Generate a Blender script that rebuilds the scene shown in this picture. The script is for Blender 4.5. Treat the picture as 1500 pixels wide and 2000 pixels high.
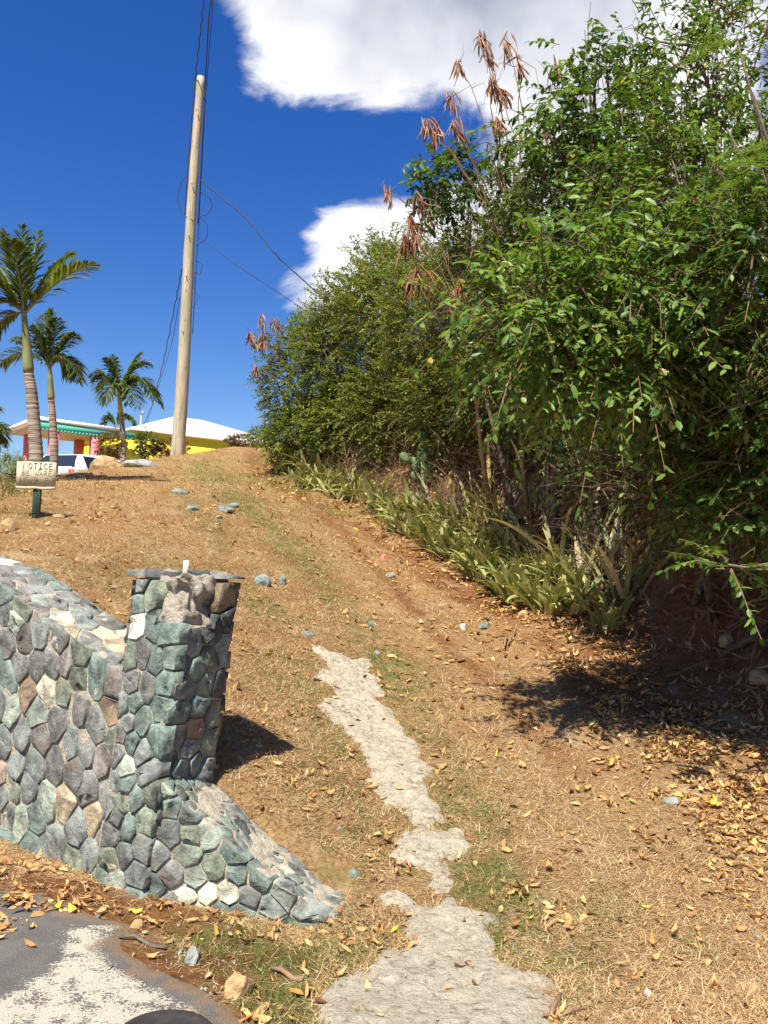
import bpy, bmesh, math, random
import numpy as np
import time; _T0 = time.time()
from mathutils import Vector, Matrix

for o in list(bpy.data.objects): bpy.data.objects.remove(o)
SC = bpy.context.scene
COL = SC.collection
rng = np.random.default_rng(11)
random.seed(11)
R = math.radians

# ------------------------------------------------------------------ camera
F = 1675.0                                   # focal length in pixels of the 1500 x 2000 photograph
EYE = Vector((0, 0, 1.6))
CAMR = Matrix.Rotation(R(90 + 3.25), 3, 'X') @ Matrix.Rotation(R(2.0), 3, 'Z')
cd = bpy.data.cameras.new('camera'); cam = bpy.data.objects.new('camera', cd); COL.objects.link(cam)
cam.matrix_world = Matrix.Translation(EYE) @ CAMR.to_4x4()
cd.sensor_fit = 'VERTICAL'; cd.angle = 2 * math.atan(1000 / F)
cd.clip_start = 0.05; cd.clip_end = 9000
SC.camera = cam

# ------------------------------------------------------------------ sun, sky, exposure
SUN_EL = R(56)
SHX, SHY = 0.38, 0.925                        # the way shadows fall
sl = bpy.data.lights.new('sun', 'SUN'); sl.energy = 5.0; sl.angle = R(0.53); sl.color = (1.0, 0.925, 0.79)
sun = bpy.data.objects.new('sun', sl); COL.objects.link(sun)
sun.rotation_euler = Vector((SHX * math.cos(SUN_EL), SHY * math.cos(SUN_EL), -math.sin(SUN_EL))).to_track_quat('-Z', 'Y').to_euler()
SC.view_settings.view_transform = 'Standard'; SC.view_settings.look = 'None'
SC.view_settings.exposure = 1.0; SC.view_settings.gamma = 1.0
SC.view_settings.use_curve_mapping = False
SC.cycles.max_bounces = 7; SC.cycles.diffuse_bounces = 3; SC.cycles.transmission_bounces = 4
SC.cycles.caustics_reflective = False; SC.cycles.caustics_refractive = False

def pix_dir(u, v):
    return (CAMR @ Vector(((u - 750) / F, -(v - 1000) / F, -1.0)))
def at(u, v, depth):
    return EYE + pix_dir(u, v) * depth

W = bpy.data.worlds.new('World'); SC.world = W; W.use_nodes = True
def world():
    nt = W.node_tree; N = nt.nodes; L = nt.links; N.clear()
    out = N.new('ShaderNodeOutputWorld'); bg = N.new('ShaderNodeBackground')
    sky = N.new('ShaderNodeTexSky'); sky.sky_type = 'NISHITA'; sky.sun_disc = False
    sky.sun_elevation = SUN_EL; sky.sun_rotation = math.atan2(-SHX, -SHY); sky.altitude = 60
    sky.air_density = 1.0; sky.dust_density = 0.5; sky.ozone_density = 3.0
    hs = N.new('ShaderNodeHueSaturation'); hs.inputs['Saturation'].default_value = 1.38; hs.inputs['Value'].default_value = 1.0; hs.inputs['Hue'].default_value = .518
    L.new(sky.outputs[0], hs.inputs['Color'])
    tc = N.new('ShaderNodeTexCoord')
    # cumulus: fractal noise over the dome, thickened where the photograph has its two banks
    mp = N.new('ShaderNodeMapping'); mp.inputs['Scale'].default_value = (1, 1, 1.7); L.new(tc.outputs['Generated'], mp.inputs[0])
    nz = N.new('ShaderNodeTexNoise'); nz.inputs['Scale'].default_value = 6.5; nz.inputs['Detail'].default_value = 12
    nz.inputs['Roughness'].default_value = 0.60; nz.inputs['Distortion'].default_value = 0.6
    L.new(mp.outputs[0], nz.inputs['Vector'])
    def math_(op, a, b=None):
        m = N.new('ShaderNodeMath'); m.operation = op
        for i, x in enumerate((a, b)):
            if x is None: continue
            if isinstance(x, (int, float)): m.inputs[i].default_value = x
            else: L.new(x, m.inputs[i])
        return m.outputs[0]
    acc = None
    banks = [(500, 30, 3.0, .8), (560, 90, 3.0, .6), (660, 60, 4.2, .9), (800, 50, 5, .9), (960, 60, 5.5, .9), (1130, 90, 5, .9), (1300, 150, 8, .9), (700, -200, 8, .8), (1000, -200, 9, .8), (1350, -150, 9, .8),
             (700, 420, 2.6, .85), (790, 400, 2.6, .8), (880, 400, 3.0, .8), (980, 420, 2.6, .8), (1120, 380, 5, .8), (650, 490, 2.4, .8), (730, 510, 2.6, .7), (590, 530, 2.2, 1.0), (510, 550, 1.7, 1.0), (640, 430, 1.4, .5), (60, 850, 3.0, .55), (140, 825, 1.6, .5), (0, 880, 2.5, .5),
             (250, 250, 8, -.8), (200, 560, 8, -.8), (40, 200, 9, -.8), (620, 300, 2.6, -.9), (520, 330, 3.5, -.9), (760, 275, 2.2, -.8), (860, 285, 2.4, -1.3), (930, 275, 2.0, -1.0), (700, 310, 2.4, -.9), (790, 320, 2.0, -.8), (430, 680, 4, -.8), (410, 420, 4, -.8), (390, 100, 2.4, -.7), (520, 420, 2.2, -.6)]
    for u, v, rad, amp in banks:
        d = pix_dir(u, v).normalized()
        vm = N.new('ShaderNodeVectorMath'); vm.operation = 'DOT_PRODUCT'; L.new(tc.outputs['Generated'], vm.inputs[0]); vm.inputs[1].default_value = d
        mr = N.new('ShaderNodeMapRange'); mr.interpolation_type = 'SMOOTHSTEP'
        mr.inputs['From Min'].default_value = math.cos(R(rad * 1.9)); mr.inputs['From Max'].default_value = math.cos(R(rad * .1))
        mr.inputs['To Min'].default_value = 0; mr.inputs['To Max'].default_value = amp
        L.new(vm.outputs['Value'], mr.inputs['Value'])
        acc = mr.outputs[0] if acc is None else math_('ADD', acc, mr.outputs[0])
    dens = math_('ADD', math_('MULTIPLY', math_('SUBTRACT', nz.outputs['Fac'], .54), 8.0), acc)
    mask = N.new('ShaderNodeMapRange'); mask.interpolation_type = 'SMOOTHSTEP'
    mask.inputs['From Min'].default_value = 0.05; mask.inputs['From Max'].default_value = 1.9
    L.new(dens, mask.inputs['Value'])
    n2 = N.new('ShaderNodeTexNoise'); n2.inputs['Scale'].default_value = 3.6; n2.inputs['Detail'].default_value = 5
    mp2 = N.new('ShaderNodeMapping'); mp2.inputs['Location'].default_value = (.03, .02, .09); L.new(tc.outputs['Generated'], mp2.inputs[0]); L.new(mp2.outputs[0], n2.inputs['Vector'])
    cr = N.new('ShaderNodeValToRGB'); e = cr.color_ramp.elements
    e[0].position = .38; e[0].color = (.36, .40, .50, 1); e[1].position = .60; e[1].color = (.90, .90, .92, 1)
    L.new(n2.outputs['Fac'], cr.inputs[0])
    sc = N.new('ShaderNodeVectorMath'); sc.operation = 'SCALE'; sc.inputs['Scale'].default_value = 8.3    # cloud radiance before the background strength
    L.new(cr.outputs[0], sc.inputs[0])
    mix = N.new('ShaderNodeMix'); mix.data_type = 'RGBA'
    L.new(mask.outputs[0], mix.inputs['Factor']); L.new(hs.outputs[0], mix.inputs[6]); L.new(sc.outputs[0], mix.inputs[7])
    L.new(mix.outputs[2], bg.inputs['Color']); bg.inputs['Strength'].default_value = 0.074
    L.new(bg.outputs[0], out.inputs[0])
world()

# ------------------------------------------------------------------ helpers: noise, terrain
def vnoise(x, y, s=0):
    x = np.asarray(x, float); y = np.asarray(y, float)
    xi = np.floor(x).astype(np.int64); yi = np.floor(y).astype(np.int64)
    fx = x - xi; fy = y - yi; fx = fx * fx * (3 - 2 * fx); fy = fy * fy * (3 - 2 * fy)
    def h(a, b):
        n = (a * 374761393 + b * 668265263 + s * 1442695041) & 0x7fffffff
        n = ((n ^ (n >> 13)) * 1274126177) & 0x7fffffff
        return ((n ^ (n >> 16)) & 0xffff) / 65535.0
    return (h(xi, yi) * (1 - fx) + h(xi + 1, yi) * fx) * (1 - fy) + (h(xi, yi + 1) * (1 - fx) + h(xi + 1, yi + 1) * fx) * fy
def fbm(x, y, s=0, o=4):
    a = 0; t = 0; k = 1.0
    for i in range(o):
        a = a + k * vnoise(np.asarray(x) * 2 ** i, np.asarray(y) * 2 ** i, s + i); t += k; k *= .5
    return a / t
def sst(a, b, x):
    t = np.clip((np.asarray(x, float) - a) / (b - a), 0, 1); return t * t * (3 - 2 * t)

PQ = np.array([-0.98, 4.10])                 # foot of the pillar's front corner
QD = np.array([-0.829, 0.559])               # along the wall, away from the path
QN = np.array([-0.559, -0.829])              # out of the wall's face
WE = np.array([-0.19, 3.80])                 # tip of the wing wall
WD = (WE - PQ) / np.linalg.norm(WE - PQ); WN = np.array([WD[1], -WD[0]])
BKY = np.array([-5, 3, 4.5, 5.9, 8, 10, 12.2, 16.6, 22, 30, 60.]); BKX = np.array([6.5, 3.7, 3.1, 2.6, 1.85, 1.05, .1, -1.9, -3.0, -3.4, -4])
def bank_x(y): return np.interp(y, BKY, BKX)
def height(x, y, fine=True):
    x = np.asarray(x, float); y = np.asarray(y, float)
    z = 0.24 * (np.log1p(np.exp((y - 3.45) * 5)) / 5)
    z = z - 0.24 * np.maximum(y - 23, 0) - .02 * np.maximum(y - 25, 0)
    lat = np.clip(-x, 0, 2.4) * .25
    z = z + lat * (1 - sst(9, 17, y)) * sst(3.2, 4.0, y)
    cap = 3.15 + 1.75 * sst(-7.0, -3.3, x)
    z = np.where(y > 12, -np.log(np.exp(-4 * z) + np.exp(-4 * cap)) / 4, z)
    far = sst(40, 160, y); z = z * (1 - far) - 22 * far
    side = sst(9, 60, -x); z = z * (1 - side) - 14 * side
    dx = x - bank_x(y)
    b = .75 * sst(0, 1.5, dx) + .33 * np.clip(dx - .5, 0, 8) - .07 * np.exp(-((dx + .45) / .35) ** 2) * sst(5, 6.5, y)
    z = z + b * sst(3.0, 5.0, y) * (1 - sst(26, 40, y))
    z = z + .08 * np.exp(-((x + .85) ** 2 + (y - 4.85) ** 2) / .25)
    # the road in front of the wall
    d1 = -((x - PQ[0]) * QN[0] + (y - PQ[1]) * QN[1]); d2 = -((x - PQ[0]) * WN[0] + (y - PQ[1]) * WN[1])
    along = (x - PQ[0]) * QD[0] + (y - PQ[1]) * QD[1]; bl = sst(-.12, .12, along); tip = sst(-.40, -.05, x)
    w = np.maximum(sst(.10, .30, d1) * bl + sst(.18 - .14 * tip, .36, d2) * (1 - bl), sst(-.30, .08, x))
    z = z * w
    if fine:
        near = 1 - sst(8, 30, np.hypot(x, y))
        z = z + (fbm(x * 1.1, y * 1.1, 3, 3) - .5) * .10 * sst(4.2, 7, y)
        z = z + (fbm(x * 9, y * 9, 9, 3) - .5) * .028 * near * sst(.02, .10, z + .02)
        z = z + (fbm(x * 3.4, y * 3.4, 14, 3) - .5) * .05 * near * sst(3.6, 4.6, y); z = z - .04 * np.exp(-((dx + 1.1) / .16) ** 2) * sst(6, 8, y) * (1 - sst(18, 22, y))
    return z
def hz(x, y): return float(height(x, y))
_ts = np.concatenate([np.arange(1.6, 14, .01), np.arange(14, 60, .04)])
def gp(u, v):
    d = pix_dir(u, v); p = np.outer(_ts, np.array(d)) + np.array(EYE)
    below = np.nonzero(p[:, 2] < height(p[:, 0], p[:, 1]))[0]
    i = below[0] if len(below) else len(_ts) - 1
    return Vector((p[i, 0], p[i, 1], hz(p[i, 0], p[i, 1])))
def gdepth(u, v): 
    q = gp(u, v) - EYE; return q.dot(CAMR @ Vector((0, 0, -1)))

# ------------------------------------------------------------------ helpers: meshes, objects
def mesh_np(name, V, faces, attrs=None, smooth=False):
    V = np.asarray(V, np.float32).reshape(-1, 3); me = bpy.data.meshes.new(name)
    me.vertices.add(len(V)); me.vertices.foreach_set('co', V.ravel())
    if not isinstance(faces, list): faces = [faces]
    faces = [np.asarray(f, np.int32) for f in faces if len(f)]
    tot = sum(f.size for f in faces); npoly = sum(len(f) for f in faces)
    me.loops.add(tot); me.polygons.add(npoly)
    me.loops.foreach_set('vertex_index', np.concatenate([f.ravel() for f in faces]))
    ls = []; st = 0
    for f in faces:
        ls.append(st + np.arange(len(f)) * f.shape[1]); st += f.size
    me.polygons.foreach_set('loop_start', np.concatenate(ls).astype(np.int32))
    if smooth: me.polygons.foreach_set('use_smooth', np.ones(npoly, bool))
    for k, a in (attrs or {}).items():
        at_ = me.attributes.new(k, 'FLOAT', 'POINT'); at_.data.foreach_set('value', np.asarray(a, np.float32))
    me.update(calc_edges=True); me.validate(); return me
def obj(name, me, mat=None, parent=None, kind=None, label=None, cat=None, group=None):
    o = bpy.data.objects.new(name, me); COL.objects.link(o)
    if mat is not None and me is not None and len(me.materials) == 0: me.materials.append(mat)
    if parent is not None: o.parent = parent
    tag(o, label, cat, group, kind); return o
def tag(o, label=None, cat=None, group=None, kind=None):
    if label: o['label'] = label
    if cat: o['category'] = cat
    if group: o['group'] = group
    if kind: o['kind'] = kind
    return o
def thing(name, loc, label, cat, group=None, rz=0):
    o = bpy.data.objects.new(name, None); COL.objects.link(o); o.location = loc; o.rotation_euler.z = rz
    o.empty_display_size = .1; return tag(o, label, cat, group)
class MB:                                      # collects geometry in world or local space
    def __init__(s): s.v = []; s.q = []; s.t = []; s.n = 0
    def add(s, V, quads=(), tris=()):
        V = np.asarray(V, float).reshape(-1, 3)
        if len(quads): s.q.append(np.asarray(quads, int) + s.n)
        if len(tris): s.t.append(np.asarray(tris, int) + s.n)
        s.v.append(V); s.n += len(V); return s
    def box(s, c, size, rz=0, M=None):
        x, y, z = np.array(size) / 2
        V = np.array([(i, j, k) for k in (-z, z) for (i, j) in ((-x, -y), (x, -y), (x, y), (-x, y))])
        if M is not None: V = V @ np.array(M.to_3x3()).T
        if rz: cr, sr = math.cos(rz), math.sin(rz); V = V @ np.array([[cr, -sr, 0], [sr, cr, 0], [0, 0, 1]]).T
        return s.add(V + np.array(c), [(0, 3, 2, 1), (4, 5, 6, 7), (0, 1, 5, 4), (1, 2, 6, 5), (2, 3, 7, 6), (3, 0, 4, 7)])
    def hexa(s, P):                            # 8 corners, bottom ring then top ring
        return s.add(P, [(0, 3, 2, 1), (4, 5, 6, 7), (0, 1, 5, 4), (1, 2, 6, 5), (2, 3, 7, 6), (3, 0, 4, 7)])
    def tube(s, pts, rad, n=6, cap=True):
        P = np.asarray([tuple(p) for p in pts], float); k = len(P)
        rad = np.full(k, rad, float) if np.isscalar(rad) else np.asarray(rad, float)
        T = np.gradient(P, axis=0); T /= np.linalg.norm(T, axis=1, keepdims=True) + 1e-9
        ref = np.array([0, 0, 1.]) if abs(T[0][2]) < .9 else np.array([1., 0, 0])
        A = np.cross(T, ref); A /= np.linalg.norm(A, axis=1, keepdims=True) + 1e-9; B = np.cross(T, A)
        th = np.arange(n) * 2 * math.pi / n
        V = P[:, None] + rad[:, None, None] * (np.cos(th)[None, :, None] * A[:, None] + np.sin(th)[None, :, None] * B[:, None])
        i = np.arange(k - 1)[:, None] * n; j = np.arange(n)[None]; j2 = (j + 1) % n
        Q = np.stack([i + j, i + j2, i + n + j2, i + n + j], -1).reshape(-1, 4)
        V = V.reshape(-1, 3); tr = []
        if cap:
            V = np.vstack([V, P[0], P[-1]]); a = n * k
            tr = [(a, (m + 1) % n, m) for m in range(n)] + [(a + 1, n * (k - 1) + m, n * (k - 1) + (m + 1) % n) for m in range(n)]
        return s.add(V, Q, tr)
    def mesh(s, name, smooth=False, attrs=None):
        f = []
        if s.q: f.append(np.vstack(s.q))
        if s.t: f.append(np.vstack(s.t))
        return mesh_np(name, np.vstack(s.v), f, attrs, smooth)
    def build(s, name, mat, parent=None, smooth=False, **k):
        me = s.mesh(name, smooth); return obj(name, me, mat, parent, **k)

# ------------------------------------------------------------------ materials
def mat_new(name):
    m = bpy.data.materials.new(name); m.use_nodes = True; nt = m.node_tree
    return m, nt, nt.nodes['Principled BSDF'], nt.nodes['Material Output']
def nd(nt, typ, **kw):
    n = nt.nodes.new(typ)
    for k, v in kw.items():
        if k in n.inputs: n.inputs[k].default_value = v
        else: setattr(n, k, v)
    return n
def ramp(nt, stops, fac=None, interp='LINEAR'):
    r = nt.nodes.new('ShaderNodeValToRGB'); r.color_ramp.interpolation = interp; e = r.color_ramp.elements
    while len(e) < len(stops): e.new(.5)
    for i, (p, c) in enumerate(stops):
        e[i].position = p; e[i].color = (*c, 1) if len(c) == 3 else c
    if fac is not None: nt.links.new(fac, r.inputs[0])
    return r.outputs[0]
def noise(nt, scale, detail=4, rough=.55, vec=None, dist=0.0):
    n = nd(nt, 'ShaderNodeTexNoise', Scale=scale, Detail=detail, Roughness=rough, Distortion=dist)
    if vec is None:
        g = nt.nodes.new('ShaderNodeNewGeometry'); vec = g.outputs['Position']
    nt.links.new(vec, n.inputs['Vector']); return n.outputs['Fac']
def mixc(nt, f, a, b, blend='MIX'):
    m = nt.nodes.new('ShaderNodeMix'); m.data_type = 'RGBA'; m.blend_type = blend
    for i, x in ((0, f), (6, a), (7, b)):
        if isinstance(x, (int, float)): m.inputs[i].default_value = x
        elif isinstance(x, tuple): m.inputs[i].default_value = (*x, 1)
        else: nt.links.new(x, m.inputs[i])
    return m.outputs[2]
def mth(nt, op, a, b=0.0, c=None):
    m = nt.nodes.new('ShaderNodeMath'); m.operation = op
    for i, x in enumerate((a, b, c)):
        if x is None: continue
        if isinstance(x, (int, float)): m.inputs[i].default_value = x
        else: nt.links.new(x, m.inputs[i])
    return m.outputs[0]
def mrange(nt, x, a, b, c=0.0, d=1.0):
    m = nd(nt, 'ShaderNodeMapRange'); m.interpolation_type = 'SMOOTHSTEP'
    for i, y in enumerate((x, a, b, c, d)):
        if isinstance(y, (int, float)): m.inputs[i].default_value = y
        else: nt.links.new(y, m.inputs[i])
    return m.outputs[0]
def bump(nt, bsdf, h, dist, strength=1.0):
    b = nd(nt, 'ShaderNodeBump', Strength=strength, Distance=dist); nt.links.new(h, b.inputs['Height']); nt.links.new(b.outputs[0], bsdf.inputs['Normal'])
def attr(nt, name):
    a = nt.nodes.new('ShaderNodeAttribute'); a.attribute_name = name; return a.outputs['Fac']
def leaf_mat(name, stops, rough=.45, trans=.35, tcol=1.6, spec=.4):
    m, nt, b, out = mat_new(name)
    c = ramp(nt, stops, attr(nt, 'rnd'))
    nt.links.new(c, b.inputs['Base Color']); b.inputs['Roughness'].default_value = rough; b.inputs['Specular IOR Level'].default_value = spec
    if trans:
        tr = nd(nt, 'ShaderNodeBsdfTranslucent'); c2 = mixc(nt, 1.0, c, (tcol, tcol * .95, tcol * .45), 'MULTIPLY'); nt.links.new(c2, tr.inputs['Color'])
        ms = nd(nt, 'ShaderNodeMixShader', Fac=trans); nt.links.new(b.outputs[0], ms.inputs[1]); nt.links.new(tr.outputs[0], ms.inputs[2]); nt.links.new(ms.outputs[0], out.inputs[0])
    return m
def plain(name, col, rough=.6, spec=.4, var=.0, scale=6, bumpd=0, metallic=0.0):
    m, nt, b, out = mat_new(name); b.inputs['Roughness'].default_value = rough; b.inputs['Specular IOR Level'].default_value = spec; b.inputs['Metallic'].default_value = metallic
    if var:
        n = noise(nt, scale, 5); f = ramp(nt, [(.3, tuple(max(0, c * (1 - var)) for c in col)), (.7, tuple(c * (1 + var) for c in col))], n)
        nt.links.new(f, b.inputs['Base Color'])
        if bumpd: bump(nt, b, n, bumpd)
    else: b.inputs['Base Color'].default_value = (*col, 1)
    return m

M = {}
def make_materials():
    # ground
    m, nt, b, out = mat_new('dry_ground'); M['ground'] = m
    n1 = noise(nt, 1.3, 5); n2 = noise(nt, 38, 6, .7); n3 = noise(nt, 9, 5, .6)
    straw = ramp(nt, [(.28, (.17, .085, .034)), (.45, (.35, .215, .098)), (.60, (.47, .315, .155)), (.75, (.58, .42, .235))], n2)
    soil = ramp(nt, [(.3, (.15, .062, .024)), (.55, (.24, .108, .042)), (.75, (.33, .165, .07))], n3)
    bare = mth(nt, 'ADD', attr(nt, 'bare'), mth(nt, 'MULTIPLY', mth(nt, 'SUBTRACT', n3, .5), .9))
    c = mixc(nt, mrange(nt, bare, .30, .62), straw, soil)
    c = mixc(nt, mrange(nt, n1, .42, .62, 0, .55), c, (.33, .165, .07)); c = mixc(nt, mrange(nt, noise(nt, 3.1, 5, .6), .52, .70, 0, .4), c, (.62, .47, .29))
    gr = mth(nt, 'MULTIPLY', attr(nt, 'green'), mrange(nt, n3, .38, .62))
    c = mixc(nt, mth(nt, 'MULTIPLY', gr, .95), c, (.19, .19, .06))
    nt.links.new(c, b.inputs['Base Color']); b.inputs['Roughness'].default_value = .95; b.inputs['Specular IOR Level'].default_value = .1
    bump(nt, b, mth(nt, 'ADD', n2, mth(nt, 'MULTIPLY', n3, 1.5)), .05)
    # asphalt with worn white paint
    m, nt, b, out = mat_new('asphalt'); M['asphalt'] = m
    n2 = noise(nt, 160, 3, .7); n3 = noise(nt, 6, 5); n4 = noise(nt, 85, 5, .75); n5 = noise(nt, 14, 4, .6)
    asp = ramp(nt, [(.3, (.085, .080, .072)), (.7, (.20, .188, .172))], mth(nt, 'ADD', mth(nt, 'MULTIPLY', n2, .5), mth(nt, 'MULTIPLY', n3, .5)))
    pm = mth(nt, 'ADD', attr(nt, 'paint'), mth(nt, 'ADD', mth(nt, 'MULTIPLY', mth(nt, 'SUBTRACT', n4, .5), 2.6), mth(nt, 'MULTIPLY', mth(nt, 'SUBTRACT', n5, .5), 1.6)))
    pc = mrange(nt, pm, .43, .60)
    c = mixc(nt, pc, asp, (.56, .52, .42)); c = mixc(nt, mrange(nt, mth(nt, 'ADD', attr(nt, 'dirt'), mth(nt, 'MULTIPLY', mth(nt, 'SUBTRACT', n5, .5), 1.6)), .45, .85, 0, .8), c, (.26, .17, .095)); nt.links.new(c, b.inputs['Base Color']); b.inputs['Roughness'].default_value = .85
    bump(nt, b, mth(nt, 'ADD', n2, mth(nt, 'MULTIPLY', pc, .25)), .014)
    # rough old concrete
    m, nt, b, out = mat_new('old_concrete'); M['concrete'] = m
    n1 = noise(nt, 26, 8, .72); n2 = noise(nt, 120, 4, .7); n3 = noise(nt, 5, 4)
    g = nt.nodes.new('ShaderNodeNewGeometry'); mp = nd(nt, 'ShaderNodeMapping'); mp.inputs['Scale'].default_value = (11, 17, 11); mp.inputs['Rotation'].default_value = (0, 0, .35)
    nt.links.new(g.outputs['Position'], mp.inputs[0]); n4 = noise(nt, 1.3, 8, .75, mp.outputs[0], 1.4)
    hh = mth(nt, 'ADD', mth(nt, 'MULTIPLY', n1, .5), mth(nt, 'MULTIPLY', n4, .7))
    c = ramp(nt, [(.42, (.10, .075, .045)), (.50, (.35, .29, .20)), (.575, (.56, .495, .375)), (.76, (.68, .61, .48))], hh)
    c = mixc(nt, mrange(nt, n3, .5, .75, 0, .35), c, (.36, .27, .17)); c = mixc(nt, mrange(nt, n2, .56, .68, 0, .75), c, (.10, .095, .09))
    nt.links.new(c, b.inputs['Base Color']); b.inputs['Roughness'].default_value = .92; bump(nt, b, mth(nt, 'ADD', hh, mth(nt, 'MULTIPLY', n2, .25)), .05)
    # wall stone, tinted by each stone's own object colour
    m, nt, b, out = mat_new('field_stone'); M['stone'] = m
    oi = nt.nodes.new('ShaderNodeObjectInfo'); tcn = nt.nodes.new('ShaderNodeNewGeometry')
    off = nd(nt, 'ShaderNodeVectorMath'); off.operation = 'ADD'; cmb = nt.nodes.new('ShaderNodeCombineXYZ')
    nt.links.new(mth(nt, 'MULTIPLY', oi.outputs['Random'], 40.0), cmb.inputs[0]); nt.links.new(tcn.outputs['Position'], off.inputs[0]); nt.links.new(cmb.outputs[0], off.inputs[1])
    n1 = noise(nt, 9, 7, .65, off.outputs[0], .5); n2 = noise(nt, 60, 6, .7, off.outputs[0]); n3 = noise(nt, 22, 4, .6, off.outputs[0], 1.5)
    c = mixc(nt, mrange(nt, n1, .32, .70), (.50, .48, .47), (1.45, 1.45, 1.38)); c = mixc(nt, 1.0, oi.outputs['Color'], c, 'MULTIPLY')
    c = mixc(nt, mrange(nt, n3, .56, .70, 0, .38), c, (.40, .42, .36)); c = mixc(nt, mrange(nt, n2, .56, .70, 0, .45), c, (.055, .058, .06))
    c = mixc(nt, mrange(nt, noise(nt, 5, 3, .5, off.outputs[0]), .60, .72, 0, .35), c, (.20, .13, .08))
    nt.links.new(c, b.inputs['Base Color']); b.inputs['Roughness'].default_value = .78; b.inputs['Specular IOR Level'].default_value = .3
    bump(nt, b, mth(nt, 'ADD', mth(nt, 'MULTIPLY', n1, 1.2), mth(nt, 'MULTIPLY', n2, .35)), .022)
    # mortar
    m, nt, b, out = mat_new('broken_mortar'); M['mortar_pale'] = m
    n1 = noise(nt, 14, 8, .75); n2 = noise(nt, 60, 5, .7); c = ramp(nt, [(.34, (.20, .165, .12)), (.44, (.50, .44, .35)), (.68, (.70, .65, .55))], n1)
    nt.links.new(c, b.inputs['Base Color']); b.inputs['Roughness'].default_value = .95; bump(nt, b, mth(nt, 'ADD', n1, mth(nt, 'MULTIPLY', n2, .5)), .06)
    m, nt, b, out = mat_new('mortar'); M['mortar'] = m
    n1 = noise(nt, 20, 7, .7); n2 = noise(nt, 95, 4)
    c = ramp(nt, [(.30, (.20, .17, .125)), (.48, (.40, .355, .275)), (.72, (.60, .54, .44))], n1); c = mixc(nt, mrange(nt, n2, .56, .68, 0, .5), c, (.24, .2, .16))
    nt.links.new(c, b.inputs['Base Color']); b.inputs['Roughness'].default_value = .95; bump(nt, b, mth(nt, 'ADD', n1, mth(nt, 'MULTIPLY', n2, .3)), .03)
    # pole wood
    m, nt, b, out = mat_new('weathered_pole'); M['pole'] = m
    g = nt.nodes.new('ShaderNodeNewGeometry'); mp = nd(nt, 'ShaderNodeMapping'); mp.inputs['Scale'].default_value = (14, 14, .55); nt.links.new(g.outputs['Position'], mp.inputs[0])
    n1 = noise(nt, 1.6, 6, .65, mp.outputs[0]); n2 = noise(nt, 1.1, 4); mp2 = nd(nt, 'ShaderNodeMapping'); mp2.inputs['Scale'].default_value = (5, 5, 2.2); nt.links.new(g.outputs['Position'], mp2.inputs[0])
    n3 = noise(nt, 1.3, 2, .5, mp2.outputs[0])
    c = ramp(nt, [(.3, (.22, .185, .125)), (.5, (.38, .335, .235)), (.7, (.50, .45, .33))], n1); c = mixc(nt, mrange(nt, n2, .45, .7, 0, .45), c, (.26, .27, .15)); c = mixc(nt, mrange(nt, n3, .66, .74, 0, .6), c, (.11, .085, .05))
    nt.links.new(c, b.inputs['Base Color']); b.inputs['Roughness'].default_value = .85; bump(nt, b, n1, .02)
    # palm trunk
    m, nt, b, out = mat_new('palm_bark'); M['palmbark'] = m
    g = nt.nodes.new('ShaderNodeNewGeometry'); mp = nd(nt, 'ShaderNodeMapping'); mp.inputs['Scale'].default_value = (2, 2, 30); nt.links.new(g.outputs['Position'], mp.inputs[0])
    n1 = noise(nt, 1.0, 4, .6, mp.outputs[0]); n2 = noise(nt, 7, 4)
    c = ramp(nt, [(.36, (.10, .075, .055)), (.48, (.25, .205, .16)), (.66, (.37, .315, .25))], n1); c = mixc(nt, mrange(nt, n2, .5, .7, 0, .4), c, (.19, .13, .085))
    nt.links.new(c, b.inputs['Base Color']); b.inputs['Roughness'].default_value = .9; bump(nt, b, n1, .02)
    # bark
    M['bark'] = plain('grey_bark', (.13, .105, .08), .9, .2, .45, 14, .01)
    M['twig'] = plain('dry_twig', (.22, .145, .085), .9, .2, .4, 9)
    M['deadleaf'] = leaf_mat('hanging_dead_leaf', [(0, (.30, .20, .10)), (.5, (.42, .29, .15)), (1, (.22, .12, .05))], .8, .2, 1.2, .2)
    # foliage
    M['leaf_olive'] = leaf_mat('olive_leaf', [(0, (.030, .058, .010)), (.35, (.080, .130, .020)), (.7, (.145, .200, .032)), (.955, (.245, .285, .055)), (1, (.36, .30, .07))], .5, .38, 1.6, .25)
    M['leaf_big'] = leaf_mat('glossy_leaf', [(0, (.018, .048, .011)), (.45, (.054, .115, .019)), (.8, (.115, .205, .034)), (.985, (.19, .29, .065)), (1, (.36, .32, .05))], .42, .34, 1.7, .3)
    M['leaf_dark'] = leaf_mat('deep_green_leaf', [(0, (.020, .046, .013)), (.5, (.058, .108, .022)), (.9, (.12, .175, .04)), (1, (.18, .21, .06))], .4, .3)
    M['leaf_feather'] = leaf_mat('feathery_leaf', [(0, (.05, .10, .02)), (.5, (.10, .17, .035)), (1, (.19, .25, .06))], .5, .4)
    M['leaf_red'] = leaf_mat('reddish_leaf', [(0, (.10, .05, .03)), (.5, (.17, .10, .04)), (.8, (.13, .15, .03)), (1, (.24, .13, .06))], .5, .3)
    M['palm'] = leaf_mat('palm_leaflet', [(0, (.030, .060, .014)), (.5, (.075, .125, .025)), (.85, (.15, .20, .045)), (1, (.26, .28, .08))], .38, .3, 1.5, .5)
    M['crownshaft'] = plain('crownshaft_green', (.17, .185, .075), .5, .4, .25, 5)
    M['crownshaft_y'] = plain('crownshaft_yellow', (.46, .45, .06), .5, .4, .2, 5)
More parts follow.
